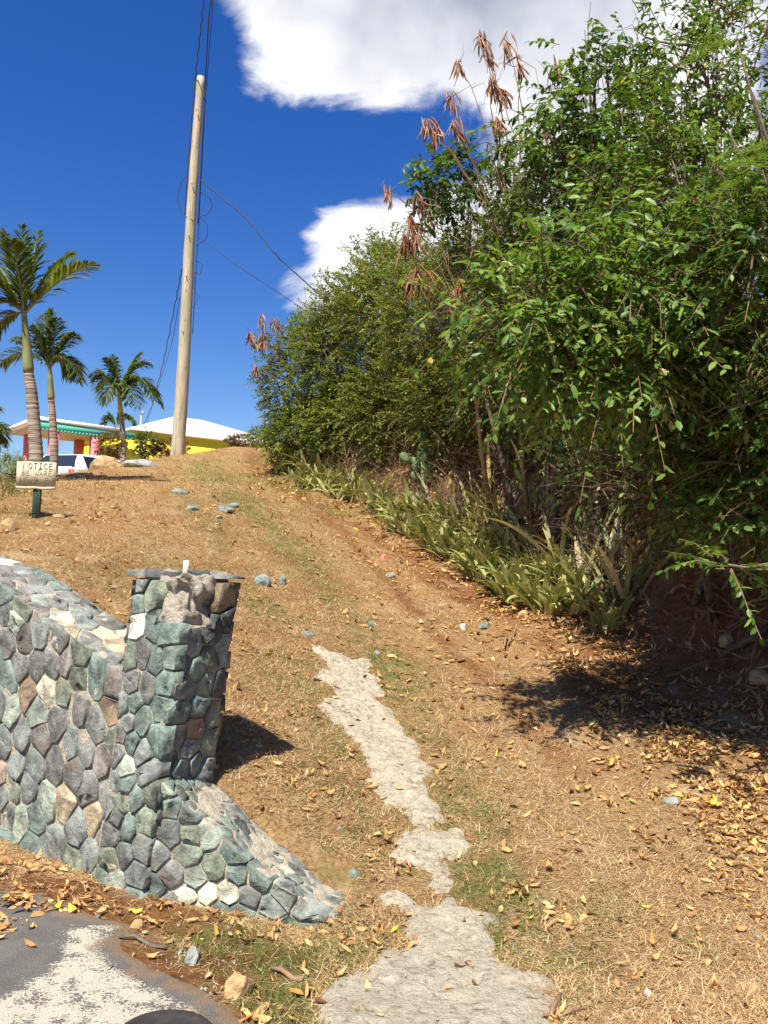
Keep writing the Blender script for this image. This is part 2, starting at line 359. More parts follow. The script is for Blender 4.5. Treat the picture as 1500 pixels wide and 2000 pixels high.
    M['pod'] = leaf_mat('seed_pod', [(0, (.16, .055, .028)), (.5, (.29, .115, .055)), (1, (.48, .33, .22))], .6, .15, 1.2, .3)
    M['strap'] = leaf_mat('strap_leaf', [(0, (.09, .12, .04)), (.45, (.22, .25, .085)), (.8, (.40, .39, .15)), (1, (.56, .44, .22))], .5, .2, 1.3, .35)
    M['sansev'] = leaf_mat('snake_plant_leaf', [(0, (.10, .14, .06)), (.4, (.22, .25, .10)), (.7, (.38, .37, .15)), (.85, (.52, .44, .14)), (1, (.54, .45, .30))], .5, .15, 1.2, .35)
    M['cactus'] = plain('cactus_pad', (.10, .16, .065), .6, .3, .25, 10)
    M['straw'] = leaf_mat('straw_blade', [(0, (.24, .13, .055)), (.35, (.42, .275, .13)), (.7, (.59, .43, .225)), (1, (.74, .62, .40))], .8, .15, 1.1, .2)
    M['grass'] = leaf_mat('green_blade', [(0, (.055, .095, .02)), (.5, (.12, .16, .035)), (.85, (.25, .25, .07)), (1, (.45, .36, .15))], .6, .3, 1.4, .3)
    M['litter'] = leaf_mat('fallen_leaf', [(0, (.15, .065, .025)), (.3, (.32, .17, .07)), (.6, (.50, .31, .12)), (.9, (.62, .43, .19)), (.96, (.60, .20, .06)), (1, (.62, .56, .06))], .7, .15, 1.1, .3)
    # built things
    M['white'] = plain('white_paint', (.80, .79, .77), .55); M['yellow'] = plain('yellow_wall', (.80, .64, .035), .7, .3, .05, 3)
    M['teal'] = plain('teal_paint', (.07, .40, .30), .6); M['pink'] = plain('pink_paint', (.70, .17, .20), .6); M['soffit'] = plain('soffit_cream', (.52, .44, .33), .8)
    M['redframe'] = plain('red_frame', (.50, .05, .05), .6); M['glass'] = plain('dark_glass', (.02, .025, .035), .08, .6); M['shade'] = plain('window_blind', (.55, .45, .45), .6)
    M['carwhite'] = plain('white_car_paint', (.78, .78, .78), .25, .6); M['cardark'] = plain('dark_car_paint', (.035, .04, .055), .25, .6); M['tyre'] = plain('black_rubber', (.02, .02, .02), .7)
    M['rim'] = plain('alloy_rim', (.4, .4, .42), .35, .5, metallic=1.0); M['tail'] = plain('red_lens', (.35, .02, .02), .3)
    M['cable'] = plain('black_cable', (.018, .018, .02), .6); M['greymetal'] = plain('grey_metal', (.32, .33, .34), .5, .5)
    M['postgreen'] = plain('green_post_paint', (.028, .06, .045), .55, .4, .2, 20); M['hole'] = plain('dark_hole', (.008, .01, .01), .9)
    M['board'] = plain('weathered_board', (.43, .39, .28), .8, .2, .16, 11, .004); M['ink'] = plain('dark_marker', (.11, .095, .08), .8); M['inkfaint'] = plain('faded_marker', (.285, .262, .19), .85)
    M['pvc'] = plain('white_pvc', (.80, .80, .77), .4); M['cover'] = plain('black_cover', (.032, .028, .026), .5, .4, .3, 22, .003)
    def rock(name, a, b_, c_):
        m, nt, b, out = mat_new(name); n1 = noise(nt, 7, 7, .65); n2 = noise(nt, 40, 5)
        c = ramp(nt, [(.32, a), (.5, b_), (.68, c_)], n1); nt.links.new(c, b.inputs['Base Color']); b.inputs['Roughness'].default_value = .88; bump(nt, b, mth(nt, 'ADD', n1, mth(nt, 'MULTIPLY', n2, .4)), .03); return m
    M['rock_tan'] = rock('tan_rock', (.16, .10, .05), (.38, .25, .12), (.52, .38, .21)); M['rock_grey'] = rock('grey_rock', (.12, .12, .11), (.24, .25, .23), (.40, .39, .35))
    M['rock_teal'] = rock('teal_rock', (.08, .11, .11), (.17, .22, .21), (.28, .33, .30)); M['rock_red'] = rock('red_rock', (.26, .09, .06), (.42, .17, .11), (.5, .28, .2)); M['rock_white'] = rock('white_rock', (.35, .31, .25), (.58, .54, .46), (.72, .68, .6))
make_materials()

# ------------------------------------------------------------------ outlines traced onto the ground
def poly(pxs): return np.array([tuple(gp(u, v))[:2] for u, v in pxs])
def inside_sd(x, y, P):
    """signed distance to polygon, positive inside"""
    x = np.asarray(x, float); y = np.asarray(y, float); d = np.full(x.shape, 1e9); ins = np.zeros(x.shape, bool); n = len(P)
    for i in range(n):
        a = P[i]; b = P[(i + 1) % n]; e = b - a; L2 = e @ e + 1e-12
        t = np.clip(((x - a[0]) * e[0] + (y - a[1]) * e[1]) / L2, 0, 1)
        d = np.minimum(d, np.hypot(x - a[0] - t * e[0], y - a[1] - t * e[1]))
        c = ((a[1] > y) != (b[1] > y)) & (x < (b[0] - a[0]) * (y - a[1]) / (b[1] - a[1] + 1e-12) + a[0]); ins ^= c
    return np.where(ins, d, -d)
CONC = [poly([(612, 1262), (655, 1278), (705, 1292), (722, 1310), (738, 1350), (762, 1398), (795, 1440), (815, 1480), (836, 1510), (835, 1545), (858, 1585), (862, 1606), (820, 1614), (790, 1585), (760, 1560), (735, 1530), (738, 1505), (700, 1470), (690, 1450), (660, 1420), (632, 1400), (632, 1372), (655, 1350), (650, 1332), (615, 1325), (645, 1310), (628, 1290)]),
        poly([(780, 1628), (835, 1622), (880, 1625), (892, 1650), (885, 1680), (872, 1745), (850, 1745), (848, 1706), (815, 1700), (760, 1690), (775, 1655)]),
        poly([(628, 2020), (635, 1945), (690, 1890), (735, 1878), (742, 1840), (797, 1850), (800, 1795), (765, 1755), (810, 1760), (850, 1775), (885, 1752), (925, 1785), (950, 1800), (967, 1845), (958, 1876), (1000, 1888), (1045, 1900), (1072, 1940), (1100, 2020), (1140, 2350), (600, 2350)])]
ROADP = poly([(-420, 1690), (-150, 1722), (0, 1738), (90, 1744), (170, 1788), (258, 1808), (228, 1850), (290, 1893), (370, 1925), (430, 1960), (490, 2010), (640, 2400), (-2600, 2400), (-2600, 1800)])
PAINTP = poly([(100, 1838), (150, 1808), (258, 1804), (246, 1832), (218, 1850), (236, 1890), (300, 1925), (392, 1967), (425, 2020), (520, 2400), (-900, 2400), (-300, 1965), (0, 1950), (60, 1905), (112, 1880)])
def conc_m(x, y): return np.maximum.reduce([inside_sd(x, y, P) for P in CONC]) + (fbm(x * 9, y * 9, 21, 5) - .5) * .22 - .02 * sst(.62, .72, fbm(x * 5, y * 5, 23, 3)) + .012
def road_m(x, y): return np.maximum(inside_sd(x, y, ROADP), 2.2 - np.asarray(y)) + (fbm(x * 9, y * 9, 31, 3) - .5) * .08

# green and bare patches: (u, v, radius in metres, weight)
GREEN = [(430, 1830, .22, 1.), (640, 1860, .26, 1.1), (600, 1800, .15, .7), (540, 1940, .2, .8), (620, 1960, .2, .9), (970, 1790, .22, .9), (1000, 1850, .2, .7), (930, 1700, .2, .8), (910, 1600, .22, .8), (880, 1630, .15, .6), (720, 1600, .28, .7), (650, 1500, .3, .55),
         (560, 1330, .35, .4), (760, 1330, .3, .6), (790, 1290, .3, .5), (480, 1180, .5, .45), (580, 1080, .7, .45), (420, 930, 1.2, .8), (480, 985, .9, .6), (600, 960, .9, .9), (570, 930, 1., .9), (660, 1000, .7, .8), (200, 1110, .5, .5), (380, 1110, .5, .4), (1180, 1780, .16, .6), (1110, 1900, .2, .7), (1350, 1850, .14, .5), (520, 900, 1., .6), (400, 900, .9, .5), (680, 1690, .15, .5), (160, 1670, .1, .8), (90, 1650, .12, .7), (20, 1000, .5, .8), (10, 960, .7, .8)]
BARE = [(700, 1760, .16, .5), (330, 1780, .13, .6), (430, 1800, .12, .6), (200, 1740, .14, .6), (940, 1170, .35, .7), (880, 1140, .4, .6), (1000, 1190, .4, .6), (1250, 1320, .5, 1.), (1350, 1300, .6, 1.), (1180, 1370, .35, .7), (1130, 1860, .2, .4), (1230, 1930, .2, .4), (520, 1880, .2, .5), (1450, 1200, .8, .9), (860, 1080, .5, .4)]
_G = [(gp(u, v), r, w) for u, v, r, w in GREEN]; _B = [(gp(u, v), r, w) for u, v, r, w in BARE]
def line_d(x, y, P):
    d = np.full(np.shape(x), 1e9)
    for a, b in zip(P[:-1], P[1:]):
        e = b - a; t = np.clip(((x - a[0]) * e[0] + (y - a[1]) * e[1]) / (e @ e), 0, 1); d = np.minimum(d, np.hypot(x - a[0] - t * e[0], y - a[1] - t * e[1]))
    return d
RUT = poly([(505, 890), (600, 985), (690, 1060), (780, 1160), (860, 1250), (960, 1330), (1090, 1480)])
MED = poly([(390, 905), (420, 940), (470, 985), (560, 1060), (640, 1150), (740, 1290), (860, 1480), (910, 1600), (950, 1700), (1010, 1810), (1100, 1930)])
LFT = poly([(330, 960), (400, 1020), (470, 1100), (540, 1200), (590, 1330), (660, 1470), (730, 1600)])
def green_m(x, y):
    a = .75 * np.exp(-(line_d(x, y, MED) / (.12 + .012 * y)) ** 2) + .5 * np.exp(-(line_d(x, y, LFT) / .2) ** 2) * (vnoise(x * 1.5, y * 1.5, 5) > .35)
    for p, r, w in _G: a = a + w * np.exp(-(((x - p.x) ** 2 + (y - p.y) ** 2) / (r * r)))
    return np.clip(a, 0, 1.2)
def bare_m(x, y):
    a = .34 * np.exp(-(line_d(x, y, RUT) / .13) ** 2) + .22 * np.exp(-(line_d(x, y, RUT) / .4) ** 2)
    for p, r, w in _B: a = a + w * np.exp(-(((x - p.x) ** 2 + (y - p.y) ** 2) / (r * r)))
    dx = x - bank_x(y)
    a = a + .9 * sst(-.25, .25, dx) * sst(3, 5, y) + .5 * np.exp(-((dx + .5) / .35) ** 2) * sst(4.6, 6, y)
    d1 = (x - PQ[0]) * QN[0] + (y - PQ[1]) * QN[1]; d2 = (x - PQ[0]) * WN[0] + (y - PQ[1]) * WN[1]; a = a + .8 * sst(0, .05, np.minimum(d1, d2)) * (1 - sst(.5, .9, d1)) * (x < -.2)
    return np.clip(a, 0, 1.2)

# ------------------------------------------------------------------ ground, road, concrete
def axis(lo, hi, f0, f1, step, grow):
    a = list(np.arange(f0, f1, step)); s = step; x = f1
    while x < hi: a.append(x); s *= grow; x += s
    a.append(hi); s = step; x = f0; b = []
    while x > lo: s *= grow; x -= s; b.append(max(x, lo))
    return np.array(b[::-1] + a)
def grid_faces(nx, ny):
    i = np.arange(nx - 1)[None]; j = np.arange(ny - 1)[:, None] * nx
    return np.stack([j + i, j + i + 1, j + i + 1 + nx, j + i + nx], -1).reshape(-1, 4)
xs = axis(-4000, 4000, -2.4, 2.8, .026, 1.07); ys = axis(-1500, 6000, 2.6, 6.4, .026, 1.04)
X, Y = np.meshgrid(xs, ys); Z = height(X, Y)
me = mesh_np('ground', np.stack([X, Y, Z], -1).reshape(-1, 3), grid_faces(len(xs), len(ys)), {'green': green_m(X, Y).ravel(), 'bare': bare_m(X, Y).ravel()}, True)
obj('ground', me, M['ground'], kind='structure', label='dry hillside of straw coloured grass and red soil')
def sheet(name, x0, x1, y0, y1, step, mf, hi, mat, attrs=None, rough=0, label=None):
    xs_ = np.arange(x0, x1, step); ys_ = np.arange(y0, y1, step); X, Y = np.meshgrid(xs_, ys_); m = mf(X, Y)
    keep = m > -.06
    Z = height(X, Y) + np.clip(m * .35, -.05, hi) + rough * (fbm(X * 22, Y * 22, 51, 4) - .5) * sst(0, .05, m)
    fq = grid_faces(len(xs_), len(ys_)); k = keep.ravel(); fq = fq[k[fq].all(1)]
    used = np.unique(fq); mp = -np.ones(k.size, int); mp[used] = np.arange(len(used)); V = np.stack([X, Y, Z], -1).reshape(-1, 3)[used]
    at_ = {k_: f(V[:, 0], V[:, 1]) for k_, f in (attrs or {}).items()}
    return obj(name, mesh_np(name, V, mp[fq], at_, True), mat, kind='structure', label=label)
sheet('road', -6, 4.5, -3, 5.2, .034, road_m, .012, M['asphalt'], {'paint': lambda x, y: sst(-.05, .09, inside_sd(x, y, PAINTP)) * .74, 'dirt': lambda x, y: 1 - sst(-.02, .22, road_m(x, y))}, 0, 'grey asphalt road edge with worn white paint')
sheet('concrete_track', -.75, .8, 2.0, 8.2, .012, conc_m, .02, M['concrete'], None, .03, 'broken pale concrete wheel track in the path')
print('ground done', round(time.time() - _T0, 1))

# ------------------------------------------------------------------ stone masonry
PAL = {'teal': (.145, .190, .172), 'green': (.175, .205, .160), 'blue': (.172, .192, .186), 'slate': (.155, .160, .154), 'dark': (.07, .077, .082), 'purple': (.185, .172, .162), 'brown': (.20, .15, .105), 'tan': (.40, .34, .24), 'pale': (.47, .47, .38), 'white': (.72, .70, .66), 'pink': (.34, .26, .21), 'ltgreen': (.27, .31, .265)}
def pick(w):
    k = random.choices(list(w), list(w.values()))[0]; f = random.uniform(.82, 1.2); return tuple(c * f for c in PAL[k])
def clip_poly(P, a, n):                        # keep side (p-a).n <= 0
    out = []
    for i in range(len(P)):
        p, q = P[i], P[(i + 1) % len(P)]; dp = (p - a) @ n; dq = (q - a) @ n
        if dp <= 0: out.append(p)
        if dp * dq < 0: out.append(p + (q - p) * (dp / (dp - dq)))
    return out
def area(P): P = np.array(P); return .5 * abs(np.sum(P[:, 0] * np.roll(P[:, 1], -1) - np.roll(P[:, 0], -1) * P[:, 1]))
def cells(region, spacing, stretch=(1, 1), relax=1, seed=0):
    rr = np.random.default_rng(seed); Rg = np.array(region, float); S = np.array(stretch, float)
    Rs = Rg / S; lo, hi = Rs.min(0), Rs.max(0); pts = []
    cand = lo + rr.random((7000, 2)) * (hi - lo); cand = cand[inside_sd(cand[:, 0], cand[:, 1], Rs) > spacing * .12]
    for p in cand:
        dmin = spacing * rr.uniform(.55, 1.3)
        if not pts or np.min(np.sum((np.array(pts) - p) ** 2, 1)) > dmin * dmin: pts.append(p)
    for it in range(relax + 1):
        out = []; cen = []
        for i, p in enumerate(pts):
            C = [r for r in Rs]
            dd = np.sum((np.array(pts) - p) ** 2, 1)
            for j in np.argsort(dd)[1:22]:
                q = pts[j]
                C = clip_poly(C, (p + q) / 2, (q - p) / np.hypot(*(q - p)))
                if len(C) < 3: break
            if len(C) >= 3: out.append(np.array(C)); cen.append(np.mean(C, 0))
        if it < relax: pts = [.5 * p + .5 * c for p, c in zip(pts, cen)]
    return [c * S for c in out]
def stone_mesh(C, T, proud, gap, rr, flat=.5, deep=.05, n=9):
    """C: 2-D outline, T: maps (s, h, out) arrays to world; a chipped stone of about 55 triangles"""
    C = np.array(C); c = C.mean(0)
    if np.sum(C[:, 0] * np.roll(C[:, 1], -1) - np.roll(C[:, 0], -1) * C[:, 1]) < 0: C = C[::-1]
    d = np.hypot(*(C - c).T); sz = d.mean()
    seg = np.hypot(*(np.roll(C, -1, 0) - C).T); per = seg.sum(); cum = np.concatenate([[0], np.cumsum(seg)])
    tt = list(cum[:-1]); 
    while len(tt) < n:                          # split the longest gaps
        s_ = sorted(tt) + [per]; g = [s_[i + 1] - s_[i] for i in range(len(s_) - 1)]; i = int(np.argmax(g)); tt.append(s_[i] + g[i] * rr.uniform(.4, .6))
    tt = np.sort(tt)[:n + 3]
    i = np.clip(np.searchsorted(cum, tt, 'right') - 1, 0, len(C) - 1); f = (tt - cum[i]) / (seg[i] + 1e-9)
    P = C[i] + (np.roll(C, -1, 0)[i] - C[i]) * f[:, None]
    rad = np.hypot(*(P - c).T); k = np.clip((rad - gap * rr.uniform(.5, 1.5, len(P))) / rad, .3, 1)
    # knock the corners off
    k = k * np.where(rad > sz * 1.2, rr.uniform(.95, 1.0, len(P)), 1) * rr.uniform(.95, 1.02, len(P))
    P = c + (P - c) * k[:, None]; m = len(P)
    tilt = rr.normal(0, .08, 2); 
    def out(Q, base, jit): return base + (Q - c) @ tilt + rr.normal(0, jit, len(Q))
    r0 = np.c_[P, np.full(m, -deep)]; r1 = np.c_[P, out(P, proud * rr.uniform(.80, .95), proud * .16)]
    in1 = c + (P - c) * rr.uniform(.93, .98, (m, 1)); r2 = np.c_[in1, out(in1, proud, proud * .10)]
    in2 = c + (P - c) * rr.uniform(.40, .52, (m, 1)) + rr.normal(0, sz * .05, (m, 2)); r3 = np.c_[in2, out(in2, proud * rr.uniform(.9, 1.15), proud * .28)]
    cc = np.array([[*(c + rr.normal(0, sz * .12, 2)), proud * rr.uniform(.95, 1.15)]])
    V = np.vstack([r0, r1, r2, r3, cc]); j = np.arange(m); j2 = (j + 1) % m
    Q = np.vstack([np.stack([a * m + j, a * m + j2, (a + 1) * m + j2, (a + 1) * m + j], 1) for a in range(3)]); tr = np.stack([3 * m + j, 3 * m + j2, np.full(m, 4 * m)], 1)
    return mesh_np('stone', T(V), [Q, tr])
def masonry(parent, region, T, spacing, pal, proud=.028, gap=.009, stretch=(1, 1), seed=0, name='stone', over=None, deep=.05):
    rr = np.random.default_rng(seed + 100); random.seed(seed)
    for C in cells(region, spacing, stretch, 1, seed):
        if area(C) < (spacing * .28) ** 2: continue
        o = obj(name, stone_mesh(C, T, proud * rr.uniform(.75, 1.35), gap, rr, deep=deep), M['stone'], parent)
        col = pick(pal)
        if over:
            for (s_, h_, k_) in over:
                if inside_sd(np.array([s_]), np.array([h_]), C)[0] > 0: col = PAL[k_]
        o.color = (*[min(.85, 1.12 * c_) for c_ in col], 1)
def frame(o, eu, ev, en):
    A = np.array([eu, ev, en], float); o = np.array(o, float); return lambda V: o + V @ A
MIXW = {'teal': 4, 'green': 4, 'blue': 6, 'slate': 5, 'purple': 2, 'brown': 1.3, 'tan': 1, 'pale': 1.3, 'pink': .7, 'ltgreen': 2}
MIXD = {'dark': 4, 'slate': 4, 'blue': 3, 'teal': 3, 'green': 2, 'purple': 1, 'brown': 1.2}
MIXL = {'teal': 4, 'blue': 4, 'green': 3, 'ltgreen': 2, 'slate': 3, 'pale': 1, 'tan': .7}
q3 = (QD[0], QD[1], 0); n3 = (QN[0], QN[1], 0)
def wtop(s): return float(np.interp(s, [0, .30, .52, 1.46, 1.9, 4], [.96, .99, 1.07, 1.41, 1.50, 1.62]))
def lumpy(mesh, amp, sc):
    n = len(mesh.vertices); co = np.empty(n * 3, np.float32); mesh.vertices.foreach_get('co', co); co = co.reshape(-1, 3)
    for a in range(3): co[:, a] += (fbm(co[:, (a + 1) % 3] * sc + 7 * a, co[:, (a + 2) % 3] * sc + co[:, a] * sc * .7, 60 + a, 3) - .5) * 2 * amp
    mesh.vertices.foreach_set('co', co.ravel()); mesh.update()
def solid_grid(name, P, n, mat, parent, amp=.012, sc=9):
    """eight-corner block, subdivided and roughened"""
    bm = bmesh.new(); vs = [bm.verts.new(p) for p in P]
    for f in [(0, 3, 2, 1), (4, 5, 6, 7), (0, 1, 5, 4), (1, 2, 6, 5), (2, 3, 7, 6), (3, 0, 4, 7)]: bm.faces.new([vs[i] for i in f])
    bmesh.ops.subdivide_edges(bm, edges=bm.edges[:], cuts=n, use_grid_fill=True); me = bpy.data.meshes.new(name); bm.to_mesh(me); bm.free()
    lumpy(me, amp, sc); me.polygons.foreach_set('use_smooth', np.ones(len(me.polygons), bool)); return obj(name, me, mat, parent)
def build_wall():
    t = thing('stone_wall', (PQ[0], PQ[1], 0), 'tall retaining wall of blue green stones descending to the pillar', 'wall')
    t.matrix_world = Matrix.Identity(4)
    TH = .34; S0, S1 = .31, 3.0
    T = frame((PQ[0], PQ[1], 0), q3, (0, 0, 1), n3)
    reg = [(S0 - .02, -.06), (S1, -.06), (S1, wtop(S1))] + [(s, wtop(s)) for s in (2.4, 1.9, 1.46, 1.0, .52)] + [(S0 - .02, wtop(.3))]
    masonry(t, reg, T, .16, MIXW, .015, .006, (1, 1.15), 5)
    for a, b in zip(np.linspace(S0, S1, 8)[:-1], np.linspace(S0, S1, 8)[1:]):
        P = []
        for zz in (0, 1):
            for s, d in ((a, .003), (b, .003), (b, -TH), (a, -TH)):
                h = (wtop(s) - .010 + (.045 if d < -.1 else 0)) if zz else -.1; P.append(T(np.array([[s, h, d]]))[0])
        solid_grid('mortar_core', P, 14, M['mortar'], t, .014, 17)
    # sloping top of flat stones bedded in mortar
    def Ttop(V):
        V = np.asarray(V); s = V[:, 0]; h = np.array([wtop(x) for x in s]) - .012 + V[:, 1] / TH * .05 + V[:, 2]
        return T(np.stack([s, h, -V[:, 1] + .012], 1))
    masonry(t, [(S0 - .01, .0), (S1, .0), (S1, TH), (S0 - .01, TH)], Ttop, .12, {'slate': 4, 'blue': 4, 'pale': 1.6, 'teal': 2, 'purple': 2, 'tan': 1}, .006, .007, (1.7, 1), 8, deep=.03)
build_wall()
LEAN = .116
def build_pillar():
    t = thing('stone_pillar', (0, 0, 0), 'square stone gate pillar with broken mortar top beside the path', 'pillar')
    PW, PD = .34, .35; B = (PQ[0] - .087, PQ[1], 0)
    up = (-QD[0] * LEAN, -QD[1] * LEAN * .4, 1); r3 = (-n3[0], -n3[1], 0); e3 = (-QD[0], -QD[1], 0)
    T1 = frame(B, q3, up, n3); T2 = frame(B, r3, up, e3)
    TL = frame(np.array(B) + np.array(q3) * PW, r3, up, q3); TB = frame(np.array(B) + np.array(r3) * PD, q3, up, r3)
    masonry(t, [(-.024, -.06), (PW - .02, -.06), (PW, 1.475), (.15, 1.475), (.14, 1.28), (-.028, 1.27)], T1, .14, {'teal': 4, 'blue': 4, 'slate': 3, 'green': 3, 'purple': 1.4, 'ltgreen': 1.5}, .016, .006, (1, 1.05), 12, over=[(.27, 1.2, 'white'), (.26, 1.22, 'white')])
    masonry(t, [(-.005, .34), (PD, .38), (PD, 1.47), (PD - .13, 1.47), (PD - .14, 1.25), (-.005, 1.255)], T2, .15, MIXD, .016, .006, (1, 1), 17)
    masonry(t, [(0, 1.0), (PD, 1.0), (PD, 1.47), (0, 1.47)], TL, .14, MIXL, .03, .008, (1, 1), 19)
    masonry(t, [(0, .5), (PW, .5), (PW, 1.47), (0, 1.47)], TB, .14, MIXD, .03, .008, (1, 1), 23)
    c = []
    for h in (-.05, 1.26):
        for s, d in ((0, 0), (PW, 0), (PW, -PD), (0, -PD)): c.append(T1(np.array([[s, h, d + (.004 if d == 0 else 0)]]))[0])
    solid_grid('mortar_core', c, 16, M['mortar'], t, .013, 17)
    c = []
    for h, g in ((1.24, .0), (1.495, .03)):
        for s, d in ((.02 + g, -.015 - g), (PW - .02, -.015), (PW - .02, -PD + .02), (.02 + g, -PD + .02)): c.append(T1(np.array([[s, h, d]]))[0])
    solid_grid('broken_mortar', c, 20, M['mortar_pale'], t, .045, 15)
    # flat cap stones, overhanging
    Tc = frame(np.array(B) + np.array(up) * 1.50, q3, r3, (0, 0, 1))
    rr = np.random.default_rng(4)
    for C in cells([(.13, .10), (.20, -.02), (PW + .045, -.03), (PW + .04, PD + .03), (-.03, PD + .03), (-.01, .24)], .22, (1, 1), 1, 3):
        o = obj('cap_stone', stone_mesh(C, Tc, .010, .004, rr, deep=.018), M['stone'], t); o.color = (*pick({'dark': 3, 'slate': 3, 'blue': 1}), 1)
    m = MB(); p0 = Tc(np.array([[.15, .13, -.03]]))[0]; m.tube([p0, p0 + np.array((.004, 0, .05)), p0 + np.array((.006, 0, .097))], .0135, 12); m.build('pipe_stub', M['pvc'], t, True)
    tag(t.children[-1], 'white plastic pipe stub standing in the pillar top')
build_pillar()
def build_wing():
    t = thing('wing_wall', (0, 0, 0), 'low stone wing wall sloping down from pillar to path edge', 'wall')
    Lw = float(np.linalg.norm(WE - PQ)) + .02; d3 = (WD[0], WD[1], 0); wn = (WN[0], WN[1], 0); TH = .31
    def top(s): return float(np.interp(s, [-.2, 0, .3, .55, Lw], [.60, .535, .33, .185, .08]))
    T = frame((PQ[0], PQ[1], 0), d3, (0, 0, 1), wn)
    masonry(t, [(-.075, -.07), (Lw, -.07), (Lw, top(Lw)), (.55, top(.55)), (.3, top(.3)), (-.02, top(-.02)), (-.03, .33), (-.07, .2), (-.045, .08)], T, .14, MIXL, .015, .007, (1.1, 1), 31, over=[(.24, .02, 'pale'), (-.05, .1, 'ltgreen')])
    Te = frame(T(np.array([[Lw, 0, 0]]))[0], (-wn[0], -wn[1], 0), (0, 0, 1), d3)
    masonry(t, [(0, -.06), (TH, -.03), (TH, .05), (0, .075)], Te, .10, {'white': 2, 'blue': 2, 'teal': 1, 'pale': 2}, .02, .01, (1.2, 1), 35)
    def Ttop(V):
        V = np.asarray(V); h = np.array([top(x) for x in V[:, 0]]) - .010 + V[:, 2] - V[:, 1] * .05 + .012 * np.sin(V[:, 0] * 21 + V[:, 1] * 9); return T(np.stack([V[:, 0], h, -V[:, 1] + .01], 1))
    masonry(t, [(-.02, 0), (Lw, 0), (Lw, TH), (.02, TH)], Ttop, .085, {'slate': 4, 'dark': 2, 'blue': 3, 'teal': 2.5, 'pale': 1.2}, .005, .010, (1.35, 1), 37, deep=.03)
    ss = np.linspace(-.1, Lw, 6)
    for a, b in zip(ss[:-1], ss[1:]):
        P = []
        for zz in (0, 1):
            for s, d in ((a, .003), (b, .003), (b, -TH), (a, -TH)): P.append(T(np.array([[s, (top(s) - .012 + d * .05) if zz else -.1, d]]))[0])
        P = [P[i] for i in (3, 2, 1, 0, 7, 6, 5, 4)]
        solid_grid('mortar_core', P, 12, M['mortar'], t, .013, 17)
build_wing()
print('walls done', round(time.time() - _T0, 1))

# ------------------------------------------------------------------ rocks
def rock_mesh(sx, sy, sz, seed, sub=3, rough=.25, flat=.35):
    bm = bmesh.new(); bmesh.ops.create_icosphere(bm, subdivisions=sub, radius=1); rr = np.random.default_rng(seed)
    pl = [(Vector(rr.normal(size=3)).normalized(), rr.uniform(.55, .9)) for _ in range(9)]
    for v in bm.verts:
        p = v.co.copy()
        for n, d in pl:
            e = p.dot(n) - d
            if e > 0: p -= n * e * .85
        k = 1 + rough * (float(fbm(np.array([p.x * 2.3 + seed]), np.array([p.y * 2.3 + p.z * 1.9]), seed, 3)[0]) - .5)
        v.co = Vector((p.x * sx * k, p.y * sy * k, max(p.z, -flat) * sz * k))
    me = bpy.data.meshes.new('rock'); bm.to_mesh(me); bm.free(); return me
def rock(name, u, v, wpx, hpx, mat, label, seed, group=None, cat='rock', rz=0, flat=.35, depth_k=.8, lift=.0):
    g = gp(u, v); d = (g - EYE).length; w = wpx * d / F / 2; h = hpx * d / F / 2
    o = obj(name, rock_mesh(w * 1.1, w * depth_k, h * 1.35, seed, 3, .3, flat), mat, None, None, label, cat, group)
    o.location = g + Vector((0, w * .5, h * .25 + lift)); o.rotation_euler.z = rz; return o
rock('boulder', 204, 915, 56, 36, M['rock_tan'], 'tan and dark boulder in front of the leafy hedge on the crest', 3, cat='boulder')
rock('boulder', 268, 912, 66, 20, M['rock_grey'], 'flat grey boulder right of the tan boulder on the crest', 8, cat='boulder')
rock('boulder', 150, 907, 34, 14, M['rock_tan'], 'low brown boulder beside the base of the thinner palm', 12, cat='boulder')
